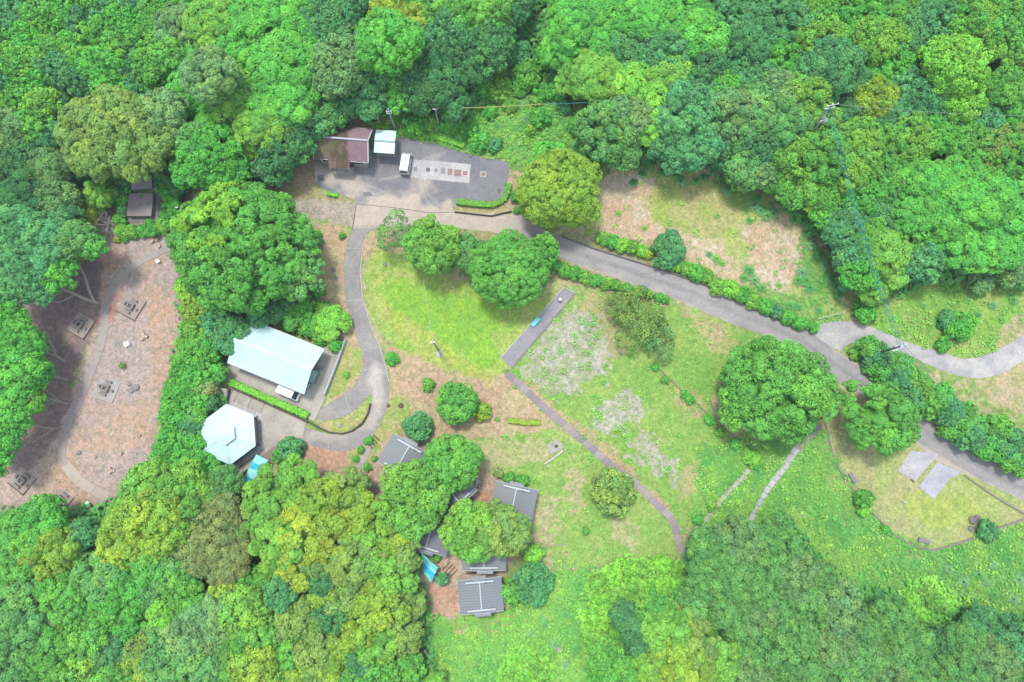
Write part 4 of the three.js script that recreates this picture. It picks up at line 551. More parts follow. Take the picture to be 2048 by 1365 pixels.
// ---------------------------------------------------------------- clipped hedges
function hedge(linePx, width, height, tone, label) {
  const line = poly(linePx), mid = line[Math.floor(line.length / 2)], x0 = mid[0], z0 = mid[1], y0 = hgt(x0, z0); seed(Math.round(linePx[0][0] * 13));
  const lv = new Leaves();
  for (let s = 1; s < line.length; s++) {
    const [ax, az] = line[s - 1], [bx, bz] = line[s], L = Math.hypot(bx - ax, bz - az), tx = (bx - ax) / L, tz = (bz - az) / L, n = Math.round(L * (width + 2 * height) * 34);
    for (let k = 0; k < n; k++) {
      const t = rr(-.02, 1.02) * L, peri = rnd() * (width + 2 * height); let o, y, nx = 0, ny = 0; if (peri < width) { o = peri - width / 2; y = height; ny = 1; } else if (peri < width + height) { o = -width / 2; y = peri - width; nx = -1; } else { o = width / 2; y = peri - width - height; nx = 1; }
      const bump = .16 * (fbm(t * 1.3 + s * 9, o * 1.5 + y * 1.5, 2) - .5) * 2, px = ax + tx * t - tz * (o + nx * (bump - .04)), pz = az + tz * t + tx * (o + nx * (bump - .04)), g = hgt(px, pz);
      const d = randDir(), wx = -tz * nx + d[0] * .7, wy = ny + .3 + d[1] * .7, wz = tx * nx + d[2] * .7, wl = Math.hypot(wx, wy, wz) || 1, v = rr(.8, 1.2), q = (vnoise(t * .8 + s * 5, 3) - .5) * .8;
      lv.leaf(px - x0, g + y + ny * bump - y0 - (Math.abs(o) > width * .42 && ny ? .06 : 0), pz - z0, wx / wl, wy / wl, wz / wl, rr(.2, .32), rr(.14, .22), v * (1 + .3 * q), v * (1 + .1 * q), v);
    }
    const core = box(L, height - .1, width - .16); core.rotateY(Math.atan2(-tz, tx)); const cx = (ax + bx) / 2, cz = (az + bz) / 2; core.translate(cx - x0, hgt(cx, cz) - y0 + height / 2 - .1, cz - z0); lv.solid(core, 1, 1, 1);
  }
  const g = new THREE.Group(); g.name = numbered('hedge'); g.position.set(x0, y0, z0); scene.add(g); part(g, 'foliage', lv.build(), TONE[tone][2]); tag(g, label, 'hedge');
}
hedge([[462, 765], [490, 777], [540, 799], [580, 816], [617, 832]], 1.05, .9, 'L', 'long clipped hedge along the front of the hall yard');
hedge([[799, 264], [815, 267], [850, 277]], .95, .7, 'L', 'clipped hedge behind the parking lot, nearer the mint shed');
hedge([[862, 275], [895, 283], [929, 294]], .9, .7, 'L', 'clipped hedge behind the parking lot, farther from the mint shed');
hedge([[914, 405], [948, 410], [984, 412], [1006, 403], [1014, 388], [1018, 370]], .95, .7, 'K', 'curved clipped hedge at the lower right corner of the parking lot');
hedge([[655, 389], [676, 392]], .7, .5, 'L', 'short clipped hedge at the left mouth of the parking lot');
hedge([[1017, 841], [1050, 846], [1081, 846]], .8, .6, 'Z', 'short bright yellow-green hedge above the white logs');
hedge([[990, 838], [998, 839]], .5, .4, 'K', 'stub of hedge left of the short bright hedge');
hedge([[745, 252], [778, 258]], .6, .5, 'L', 'low strip of hedge behind the mint shed');

// ---------------------------------------------------------------- silver-grass clumps, counted one by one
const clumpGeos = [0, 1, 2].map((k) => { seed(600 + k); const lv = new Leaves(); for (let i = 0; i < 150; i++) { const a = rr(0, 6.28), s = Math.sqrt(rnd()), r1 = s * .95, y = 1.0 - s * .62, n = 3; let px = 0, py = 0, pz = 0; for (let q = 1; q <= n; q++) { const t = q / n, x = Math.cos(a) * r1 * t, z = Math.sin(a) * r1 * t, yy = y * Math.sin(t * 2.1) * .9; const w = .05 * (1.15 - t), o = lv.p.length / 3, bx = -Math.sin(a) * w, bz = Math.cos(a) * w, w0 = .05 * (1.15 - (q - 1) / n), v = rr(.85, 1.15); lv.p.push(px - Math.sin(a) * w0, py, pz + Math.cos(a) * w0, px + Math.sin(a) * w0, py, pz - Math.cos(a) * w0, x - bx, yy, z - bz, x + bx, yy, z + bz); for (let e = 0; e < 4; e++) { lv.n.push(Math.cos(a) * .4, .9, Math.sin(a) * .4); lv.c.push(v, v, v); } lv.i.push(o, o + 2, o + 1, o, o + 3, o + 2); px = x; py = yy; pz = z; } } return lv.build(); });
const grassTone = { g: leafMat(app(104, 174, 92, FG)), l: leafMat(app(132, 192, 92, FG)), s: leafMat(app(126, 180, 116, FG)) };
function clump(u, v, rpx, tone, zone) { seed(Math.round(u * 3 + v)); const p = P(u, v, .5), r = rpx / pxPerM(p, .5), g = new THREE.Group(); g.name = numbered('grass_clump'); g.position.set(p[0], hgt(p[0], p[1]) - .03, p[1]); g.rotation.y = rr(0, 6.28); g.scale.set(r, clamp(r, .5, 1.5), r); scene.add(g); part(g, 'blades', clumpGeos[Math.round(u) % 3], grassTone[tone]); plants.push({ g, u, v, r, kind: 'clump', zone, species: 'G', tone: 'W' }); }
for (const [z, list] of [['on the dirt clearing', `1325 345 15 g;1350 350 13 g;1362 362 17 s;1392 362 12 g;1408 355 13 g;1454 380 16 s;1268 365 12 g;1287 348 11 g;1510 410 16 s;1522 420 14 s;1535 430 16 g;1516 398 13 g;1550 425 14 s;1575 420 15 g;1590 440 13 g;1500 440 10 g;1436 430 8 l;1238 425 9 l;1290 455 8 l;1434 517 13 l;1446 526 10 l;1420 508 9 g`],
  ['at the right end of the dirt clearing', `1605 545 18 s;1612 560 16 g;1598 560 15 g;1620 575 15 g;1500 540 16 g;1510 560 14 s;1525 575 12 g;1490 555 12 g;1640 510 16 g;1650 530 15 s;1660 555 15 g;1672 575 14 g;1680 590 13 g;1625 490 15 s;1615 470 14 g;1550 600 12 l;1580 610 13 g;1598 612 12 g;1630 600 12 l;1640 620 11 g;1560 570 9 l`],
  ['on the weedy slope above the parking lot', `1060 195 15 s;1040 205 14 s;1082 170 13 g;1012 160 14 s;1110 200 13 s;970 190 13 g;990 250 12 g;1050 235 12 s;1030 250 10 l;1120 260 11 l;1150 290 12 g;1090 290 11 l;1000 200 11 s;930 225 11 g`],
  ['on the weedy slope below the picnic lawn', `1900 1140 14 s;1930 1165 15 s;1960 1150 14 g;1990 1130 14 s;2020 1120 14 g;2040 1160 16 s;2030 1200 16 s;1990 1190 14 g;1950 1200 13 g;1910 1190 12 s;2000 1230 13 g;2045 1100 12 l;1860 1170 12 g;1975 1165 11 s`],
  ['on the slope below the cabins', `1230 1190 13 s;1238 1218 13 s;1195 1235 11 s;1130 1230 12 g;1090 1250 12 g;1060 1270 13 s;1110 1290 14 s;1150 1300 14 g;1090 1310 13 g;1050 1310 13 s;1130 1330 14 s;1170 1340 12 g;1010 1290 11 g;1430 1062 12 s;1440 1075 10 g;1400 1080 10 g`],
  ['on the meadow above the gravel track', `1990 610 12 s;2030 600 13 g;1850 610 10 l;1870 640 10 l;1960 630 11 g;1940 600 11 l;2010 640 10 l;1830 640 9 l`]]) for (const q of list.split(';')) { const f = q.split(' '); clump(+f[0], +f[1], +f[2], f[3], z); }

// ---------------------------------------------------------------- grass and ground cover nobody could count
function onPaved(x, z) { for (const p of PAVED) if (inside(x, z, p)) return true; return false; }
const solidSpots = [];   // filled by the buildings
const tuftGeo = (() => { seed(71); const lv = new Leaves(); for (let i = 0; i < 8; i++) { const a = i * .785 + rr(-.3, .3), w = .02, e = rr(.06, .16), y = rr(.08, .17), o = lv.p.length / 3, c = Math.cos(a), s = Math.sin(a); lv.p.push(-s * w, 0, c * w, s * w, 0, -c * w, c * e, y, s * e); for (let k = 0; k < 3; k++) { lv.n.push(c * .3, .95, s * .3); lv.c.push(1, 1, 1); } lv.i.push(o, o + 2, o + 1); } return lv.build(); })();
const weedGeo = (() => { seed(72); const lv = new Leaves(); for (let i = 0; i < 16; i++) { const d = randDir(); lv.leaf(d[0] * .32, .1 + Math.abs(d[1]) * .26, d[2] * .32, d[0] * .5, .8, d[2] * .5, rr(.16, .28), rr(.1, .18), 1, 1, 1); } return lv.build(); })();
const white = (() => { const m = new THREE.MeshStandardMaterial({ roughness: .85, vertexColors: true, side: THREE.DoubleSide }); return m; })();
function scatter(name, geo, masks, perM2, size, A, B, label, s0) {
  seed(s0); const M = [], col = [], m4 = new THREE.Matrix4(), q = new THREE.Quaternion(), e = new THREE.Euler(), cA = app(...A, FG), cB = app(...B, FG);
  for (const mk of masks) { const m = COVER[mk[0]], dens = (mk[1] ?? 1) * perM2; for (let j = 0; j < MH; j += 4) for (let i = 0; i < MW; i += 4) { if (m[j * MW + i] < .08) continue; const n = dens + rnd(); for (let k = 1; k <= n; k++) {
    const x = MX0 + (i + rnd() * 4) * MR, z = MZ0 + (j + rnd() * 4) * MR, w = maskAt(m, x, z); if (rnd() > w * sstep(.2, .6, fbm(x * .45 + s0, z * .45, 3)) * 1.15 || onPaved(x, z) || solidSpots.some((p) => inside(x, z, p))) continue;
    const s = rr(size[0], size[1]); e.set(rr(-.15, .15), rr(0, 6.28), rr(-.15, .15)); m4.compose(V(x, hgt(x, z), z), q.setFromEuler(e), V(s, s * rr(.8, 1.2), s)); M.push(m4.clone()); const t = clamp(fbm(x * .3, z * .3 + s0, 3) * 2 - .5 + rr(-.25, .25), 0, 1), v = rr(.82, 1.18); col.push([mix(cA[0], cB[0], t) * v, mix(cA[1], cB[1], t) * v, mix(cA[2], cB[2], t) * v]);
  } } }
  const im = new THREE.InstancedMesh(geo, white, M.length), c = new THREE.Color(); M.forEach((m, i) => { im.setMatrixAt(i, m); im.setColorAt(i, c.setRGB(...col[i])); }); im.name = name; im.castShadow = im.receiveShadow = true; scene.add(im); tag(im, label, 'grass', null, 'stuff'); console.log(name, M.length);
}

// ---------------------------------------------------------------- buildings
const mintRoof = std([.36, .5, .485], .5), mintEdge = std([.4, .47, .47], .55), roofTex = (() => { const t = grainTexture(512, (i, j) => { const v = 238 + (vnoise(i / 5, j / 5) - .5) * 10 + (vnoise(i / 30, j / 9) - .5) * 10 + (vnoise(i / 70, j / 70) - .5) * 14; return [v, v, v]; }); t.repeat.set(.12, .12); return t; })(), wallPale = std(app(206, 204, 196), .9), wallGrey = std(app(176, 176, 172), .9), concrete = new THREE.MeshStandardMaterial({ roughness: .92, map: (() => { const t = roughGrain.clone(); t.repeat.set(.6, .6); return t; })() }), glassDark = new THREE.MeshPhysicalMaterial({ roughness: .12, metalness: 0, clearcoat: .6 });
concrete.color.setRGB(...app(196, 190, 184, 1.05)); glassDark.color.setRGB(.03, .04, .045);
mintRoof.map = roofTex; mintRoof.color.setRGB(.45, .615, .595);
const woodBrown = std(app(128, 104, 84), .9), woodDark = std(app(92, 78, 68), .9), steel = std(app(178, 182, 186), .45, { metalness: .4 }), darkMetal = std(app(84, 84, 88), .6);
// three corners a, b, c (pixels) of a level rectangle h above the ground
function rectAt(a, b, c, h) { const A = P3(...a, h), B = P3(...b, h), C = P3(...c, h), x = (A.x + C.x) / 2, z = (A.z + C.z) / 2; return { x, z, w: Math.hypot(B.x - A.x, B.z - A.z), d: Math.hypot(C.x - B.x, C.z - B.z), turn: Math.atan2(-(B.z - A.z), B.x - A.x) }; }
function footprint(x, z, w, d, turn) { const c = Math.cos(turn), s = Math.sin(turn); solidSpots.push([[-w / 2, -d / 2], [w / 2, -d / 2], [w / 2, d / 2], [-w / 2, d / 2]].map(([a, b]) => [x + a * c + b * s, z - a * s + b * c])); }
// one pitched roof plane: ridge along x at height y1, eave at y0; s = +1 for the +z side
function slope(w, d2, y0, y1, s, t = .1) { const g = new THREE.BufferGeometry(), p = [], q = [[-w / 2, y1, 0], [w / 2, y1, 0], [w / 2, y0, s * d2], [-w / 2, y0, s * d2]]; for (const [x, y, z] of q) p.push(x, y, z); for (const [x, y, z] of q) p.push(x, y - t, z); const f = s > 0 ? [0, 2, 1, 0, 3, 2, 4, 5, 6, 4, 6, 7, 3, 7, 6, 3, 6, 2, 0, 4, 7, 0, 7, 3, 1, 2, 6, 1, 6, 5] : [0, 1, 2, 0, 2, 3, 4, 6, 5, 4, 7, 6, 3, 6, 7, 3, 2, 6, 0, 7, 4, 0, 3, 7, 1, 6, 2, 1, 5, 6]; g.setAttribute('position', new THREE.Float32BufferAttribute(p, 3)); g.setAttribute('uv', new THREE.Float32BufferAttribute(q.concat(q).flatMap(([x, , z]) => [x, z]), 2)); g.setIndex(f); const o = g.toNonIndexed(); o.computeVertexNormals(); return o; }
// ribs that run down a slope
function ribs(w, d2, y0, y1, s, gap, size) { const gs = [], L = Math.hypot(d2, y1 - y0), a = Math.atan2(y1 - y0, d2); for (let x = -w / 2 + gap / 2; x < w / 2; x += gap) { const g = new THREE.BoxGeometry(size, size, L); g.rotateX(s * a); g.translate(x, (y0 + y1) / 2 + size * .35, s * d2 / 2); gs.push(g); } return join(gs); }
function windowPart(parent, w, h, x, y, z, turn, frameMat = steel) { const f = part(parent, 'window', join(box(w, .07, .08, 0, h / 2), box(w, .07, .08, 0, -h / 2), box(.07, h, .08, -w / 2), box(.07, h, .08, w / 2), box(.05, h, .06)), frameMat); f.position.set(x, y, z); f.rotation.y = turn; part(f, 'pane', box(w - .06, h - .06, .03), glassDark); return f; }
function doorPart(parent, w, h, x, y, z, turn, m = woodBrown) { const f = part(parent, 'door', rbox(w, h, .07, .01), m); f.position.set(x, y, z); f.rotation.y = turn; part(f, 'handle', box(.04, .16, .06, w * .36, -.05, .06), steel); return f; }

{ // hall
  const R = rectAt([454.6, 725.5], [607.6, 788], [648, 699], 3.1), g = thing('hall', 'long hall with a pale mint metal roof beside the clipped hedge', 'building', R.x, R.z, R.turn, null, 0), w = R.w, d = R.d; footprint(R.x, R.z, w, d, R.turn);
  const hw = w / 2 - .9, hd = d / 2 - .75, e = 3.1, r = 4.7; const y0 = -.4;
  part(g, 'wall', join(box(hw * 2, e - y0, .16, 0, (e + y0) / 2 - .1, hd), box(hw * 2, e - y0, .16, 0, (e + y0) / 2 - .1, -hd)), wallPale);
  for (const s of [-1, 1]) { const sh = new THREE.Shape(); sh.moveTo(-hd + .08, y0); sh.lineTo(hd - .08, y0); sh.lineTo(hd - .08, e - .1); sh.lineTo(0, r - .25); sh.lineTo(-hd + .08, e - .1); const q = new THREE.ExtrudeGeometry(sh, { depth: .16, bevelEnabled: false }); q.rotateY(Math.PI / 2); q.translate(s * (hw - .1) - .08, 0, 0); part(g, 'wall', q, wallGrey); }
  for (const s of [1, -1]) { const p = part(g, 'roof', slope(w, d / 2, e, r, s, .09), mintRoof); part(p, 'roof_seam', ribs(w - .1, d / 2, e, r, s, .46, .014), mintRoof); }
  part(g, 'ridge_cap', join(box(w + .04, .07, .36, 0, r + .02, 0)), mintRoof);
  for (const s of [1, -1]) part(g, 'gutter', rbox(w, .12, .13, .03, 0, e - .1, s * (d / 2 + .05)), steel);
  for (let k = -2; k <= 2; k++) windowPart(g, 1.7, 1.1, k * 2.2, 1.6, hd + .08, 0); doorPart(g, 1.6, 2.05, hw - .7, 1.03, hd + .09, 0, steel); for (let k = -1; k <= 1; k++) windowPart(g, 1.6, .9, k * 3, 1.8, -hd - .08, Math.PI);
  doorPart(g, 1, 2, hw + .03, 1, 1.2, Math.PI / 2); windowPart(g, 1.2, .9, hw + .03, 1.7, -1.2, Math.PI / 2);
  // lean-to machinery at the gable end
  const gx = P(625, 753, 1.6), t = thing('storage_cabinet', 'weathered mint metal cabinet against the gable end of the hall', 'cabinet', gx[0], gx[1], R.turn); part(t, 'body', rbox(.8, 1.5, 1.75, .03, 0, .78, 0), std(app(150, 176, 170), .6)); part(t, 'lid', rbox(.9, .06, 1.86, .02, 0, 1.57, 0), std(app(178, 206, 200), .55)); part(t, 'door', rbox(.03, 1.3, .8, .01, .41, .78, -.42), std(app(140, 166, 160), .6)); part(t, 'door', rbox(.03, 1.3, .8, .01, .41, .78, .42), std(app(140, 166, 160), .6));
  const bx = P(635, 740, .5), b = thing('pipe_stand', 'tangle of grey pipes and valves beside the hall gable', 'pipes', bx[0], bx[1], R.turn); for (const [x, z, l] of [[-.4, -.6, 1.1], [-.1, -.2, .8], [.2, .3, 1.2]]) part(b, 'pipe', join(cyl(.06, .06, l, x, l / 2, z, 8), cyl(.1, .1, .08, x, l, z, 10)), steel); part(b, 'pipe', box(.08, .08, 1.6, -.1, .7, -.1), steel); part(b, 'meter_box', rbox(.5, .5, .34, .02, .35, .3, -.5), std(app(160, 158, 160), .7));
  const ax = P(617, 772, .5), ac = thing('air_conditioner', 'outdoor air conditioner unit near the hall corner', 'air conditioner', ax[0], ax[1], R.turn + Math.PI / 2); part(ac, 'casing', rbox(.8, .6, .3, .02, 0, .36, 0), std(app(220, 218, 210), .5)); part(ac, 'fan_grille', cyl(.22, .22, .02, 0, 0, 0, 20).rotateX(Math.PI / 2).translate(-.12, .36, .16), darkMetal); part(ac, 'foot', box(.7, .06, .28, 0, .03, 0), darkMetal);
}
{ // hexagonal pavilion
  const c = P(456, 869, 2.9), ring = [[452, 809], [506, 831], [510, 893], [459, 930], [403, 907], [404.5, 841]].map(([u, v]) => P(u, v, 2.9)), R = ring.reduce((s, p) => s + Math.hypot(p[0] - c[0], p[1] - c[1]), 0) / 6, a0 = Math.atan2(ring[1][1] - c[1], ring[1][0] - c[0]);
  const g = thing('pavilion', 'hexagonal pavilion with a pale mint metal roof and raised cap', 'pavilion', c[0], c[1]); solidSpots.push(ring);
  const P6 = (r, k, y) => V(Math.cos(a0 + k * Math.PI / 3) * r, y, Math.sin(a0 + k * Math.PI / 3) * r);
  const tri = (pts) => { const q = new THREE.BufferGeometry(); const f = []; for (let k = 1; k + 1 < pts.length; k++) f.push(pts[0], pts[k + 1], pts[k]); q.setAttribute('position', new THREE.Float32BufferAttribute(f.flatMap((v) => [v.x, v.y, v.z]), 3)); q.setAttribute('uv', new THREE.Float32BufferAttribute(f.flatMap((v) => [v.x, v.z]), 2)); q.computeVertexNormals(); return q; };
  const r1 = R * .3, y0 = 2.9, y1 = 3.8, pan = (r0, rA, ya, yb, k, t) => { const A = P6(r0, k, ya), B = P6(r0, k + 1, ya), C = P6(rA, k + 1, yb), D = P6(rA, k, yb), low = (v) => v.clone().setY(v.y - t); const all = [tri([A, B, C, D]), tri([low(A), low(D), low(C), low(B)]), tri([A, low(A), low(B), B])]; return join(all); };
  for (let k = 0; k < 6; k++) { const p = part(g, 'roof_panel', pan(R, r1 * .9, y0, y1, k, .1), mintRoof); const A = P6(R, k, y0 + .03), B = P6(r1 * .9, k, y1 + .03); part(p, 'hip_seam', taper([A, A.clone().lerp(B, .5), B], .035, .035, 5, 2), mintEdge); }
  for (let k = 0; k < 6; k++) { part(g, 'cap_wall', join(tri([P6(r1, k, y1 - .25), P6(r1, k, y1 + .45), P6(r1, k + 1, y1 + .45), P6(r1, k + 1, y1 - .25)])), mintEdge); part(g, 'cap_panel', pan(r1 * 1.22, .05, y1 + .42, y1 + .95, k, .07), mintRoof); }
  const hexSolid = (r, y, h) => { const q = new THREE.CylinderGeometry(r, r, h, 6); q.rotateY(Math.PI / 2 - a0); q.translate(0, y, 0); return q; };
  part(g, 'floor', hexSolid(R * 1.12, .02, .5), concrete); part(g, 'inner_floor', hexSolid(R * .95, .3, .08), std(app(150, 142, 136), .9));
  for (let k = 0; k < 6; k++) { const A = P6(R * .86, k, 0); part(g, 'post', box(.2, 2.9, .2, A.x, 1.6, A.z), woodDark); const B = P6(R * .86, k + 1, 0), L = Math.hypot(B.x - A.x, B.z - A.z) - .24, ang = Math.atan2(-(B.z - A.z), B.x - A.x), mx = (A.x + B.x) / 2, mz = (A.z + B.z) / 2; part(g, 'wall', box(L, .95, .14, 0, 0, 0, ang).translate(mx, .72, mz), wallGrey); const bn = P6(R * .97, k, 0), bm = P6(R * .97, k + 1, 0); const be = part(g, 'bench', box(L * 1.05, .07, .3, 0, 0, 0, ang).translate((bn.x + bm.x) / 2, .72, (bn.z + bm.z) / 2), steel); for (const f of [.2, .5, .8]) part(be, 'support', box(.12, .44, .26, 0, 0, 0, ang).translate(mix(bn.x, bm.x, f), .46, mix(bn.z, bm.z, f)), darkMetal); }
}
{ // tiled house
  const R = rectAt([626, 316], [735, 326], [744, 257], 3.0), g = thing('tiled_house', 'house with a mossy reddish-brown tiled roof beside the parking lot', 'house', R.x, R.z, R.turn), w = R.w, d = R.d; footprint(R.x, R.z, w, d, R.turn); const e = 3.0, r = 4.75, hw = w / 2 - .55, hd = d / 2 - .55;
  part(g, 'wall', join(box(hw * 2, 3.2, .16, 0, 1.35, hd), box(hw * 2, 3.2, .16, 0, 1.35, -hd)), wallPale);
  for (const s of [-1, 1]) { const sh = new THREE.Shape(); sh.moveTo(-hd + .08, -.3); sh.lineTo(hd - .08, -.3); sh.lineTo(hd - .08, e - .12); sh.lineTo(0, r - .3); sh.lineTo(-hd + .08, e - .12); const q = new THREE.ExtrudeGeometry(sh, { depth: .16, bevelEnabled: false }); q.rotateY(Math.PI / 2); q.translate(s * (hw - .1) - .08, 0, 0); part(g, 'wall', q, wallPale); }
  // courses of tiles, stained by moss and soot where the photograph shows it
  const tileMat = new THREE.MeshStandardMaterial({ vertexColors: true, roughness: .9 });
  const pink = app(164, 132, 138), brown = app(112, 92, 70), moss = app(128, 124, 82), soot = app(92, 82, 74), lichen = app(158, 152, 116);
  const courses = (x0, x1, zA, zB, yA, yB, s, n) => { const lv = new Leaves(), L = (zB - zA) / n, dy = (yB - yA) / n, m = Math.round((x1 - x0) / .3); for (let k = 0; k < n; k++) for (let i = 0; i < m; i++) { const xa = mix(x0, x1, i / m), xb = mix(x0, x1, (i + 1) / m), za = zA + k * L, zb = za + L * 1.02, ya = yA + k * dy, yb = ya + dy, lift = .045, xm = (xa + xb) / 2; const u = (xm + w / 2) / w, n1 = fbm(xm * .9 + 3, za * .9 * s + 7, 3), n2 = fbm(xm * 2.2 + 8, za * 2.2 + 30, 3);
      let c = pink; const mossy = sstep(.66, .58, u + (n1 - .5) * .12) ; c = mixc(c, brown, mossy); c = mixc(c, soot, mossy * .7 * sstep(.5, .62, n2)); c = mixc(c, moss, sstep(.4, .2, u + (n1 - .5) * .5) * .8); c = mixc(c, lichen, sstep(.42, .1, u) * sstep(.45, .62, n2) * .9); c = mixc(c, app(150, 126, 112), mossy * .6 * sstep(.52, .64, n1)); c = mixc(c, brown, .35 * sstep(.55, .75, n2)); const v = .9 + .2 * speck[(k * 131 + i * 7 + (s > 0 ? 0 : 4000)) & 262143];
      const o = lv.p.length / 3, pts = [[xa, ya + .005, za], [xb, ya + .005, za], [xb, yb + lift, zb], [xa, yb + lift, zb], [xa, yb - .01, zb], [xb, yb - .01, zb], [xm, ya + .03, za], [xm, yb + lift + .03, zb]]; for (const [x, y, z] of pts) { lv.p.push(x, y, s * z); lv.n.push(0, .9, s * .4); lv.c.push(c[0] * v, c[1] * v, c[2] * v); } lv.i.push(o, o + 3, o + 7, o, o + 7, o + 6, o + 6, o + 7, o + 2, o + 6, o + 2, o + 1, o + 3, o + 4, o + 5, o + 3, o + 5, o + 2); }
    const q = lv.build().toNonIndexed(); q.computeVertexNormals(); return q; };
  const deck = std(app(110, 96, 84), .9);
  for (const s of [1, -1]) { const p = part(g, 'roof', slope(w - .02, d / 2 - .02, e, r, s, .12), deck); part(p, 'tile_courses', courses(-w / 2, w / 2, .05, d / 2, r, e, s, 18), tileMat); }
  // porch roof carried on over the entrance
  const px0 = -w / 2 + w * .275, px1 = -w / 2 + w * .665, slopeK = (r - e) / (d / 2), pd = 1.15; const po = part(g, 'porch_roof', courses(px0, px1, d / 2 - .02, d / 2 + pd, e + .03, e + .03 - slopeK * pd * .8, 1, 4), tileMat); part(po, 'porch_beam', box(px1 - px0, .14, .12, (px0 + px1) / 2, e - slopeK * pd * .8 - .1, d / 2 + pd - .1), mintEdge);
  for (const x of [px0 + .1, px1 - .1]) part(g, 'porch_post', box(.14, e - .6, .14, x, (e - .6) / 2 - .15, d / 2 + pd - .15), wallPale);
  part(g, 'porch_step', rbox(px1 - px0, .16, 1.3, .02, (px0 + px1) / 2, .06, d / 2 + .5), concrete);
  part(g, 'ridge_cap', rbox(w + .06, .16, .3, .05, 0, r + .08, 0), std(app(204, 200, 212), .7));
  for (const sx of [-1, 1]) for (const s of [1, -1]) { const q = slope(.14, d / 2 + .03, e + .02, r + .05, s, .2); q.translate(sx * (w / 2 + .05), 0, 0); part(g, 'bargeboard', q, mintEdge); }
  part(g, 'gutter', rbox(w * .27, .1, .12, .03, -w / 2 + w * .135, e - .1, d / 2 + .06), steel); part(g, 'gutter', rbox(w * .33, .1, .12, .03, w / 2 - w * .165, e - .1, d / 2 + .06), steel); part(g, 'gutter', rbox(w, .1, .12, .03, 0, e - .1, -d / 2 - .06), steel);
  windowPart(g, 1.5, 1, -hw + 1.1, 1.5, hd + .08, 0); windowPart(g, 1.7, 1, hw - 1.5, 1.5, hd + .08, 0); doorPart(g, 1, 2, -.4, .95, hd + .1, 0); doorPart(g, 1, 2, 1.0, .95, hd + .1, 0); windowPart(g, 1, .7, hw + .05, 1.8, .4, Math.PI / 2); windowPart(g, 1.2, .8, hw + .05, 1.7, -1.4, Math.PI / 2);
  part(g, 'downpipe', cyl(.05, .05, e, w / 2 - .3, e / 2 - .2, d / 2 - .45, 8), steel);
}
{ // mint shed
  const R = rectAt([746, 305], [787, 308], [794, 262], 2.5), g = thing('shed', 'small shed with a folded pale mint roof beside the tiled house', 'shed', R.x, R.z, R.turn), w = R.w, d = R.d; footprint(R.x, R.z, w, d, R.turn);
  const hw = w / 2 - .25, hd = d / 2 - .35; part(g, 'wall', join(box(hw * 2, 2.5, .12, 0, 1.1, -hd), box(.12, 2.5, hd * 2 - .12, -hw + .06, 1.1, 0), box(.12, 2.5, hd * 2 - .12, hw - .06, 1.1, 0)), wallPale); part(g, 'back_panel', box(hw * 2 - .3, 1.3, .1, 0, .55, hd - .2), wallGrey);
  for (const x of [-hw, hw]) part(g, 'post', box(.12, 2.5, .12, x, 1.2, hd), wallPale);
  part(g, 'roof', slope(w, d / 2, 2.5, 2.82, 1, .08), mintRoof); part(g, 'roof', slope(w, d / 2, 2.62, 2.95, -1, .08), mintRoof); part(g, 'ridge_cap', box(w, .06, .22, 0, 2.9, .08), std(app(150, 190, 184), .6));
  for (const s of [1, -1]) part(g, 'fascia', box(w, .14, .05, 0, s > 0 ? 2.44 : 2.56, s * (d / 2 + .03)), mintEdge);
}
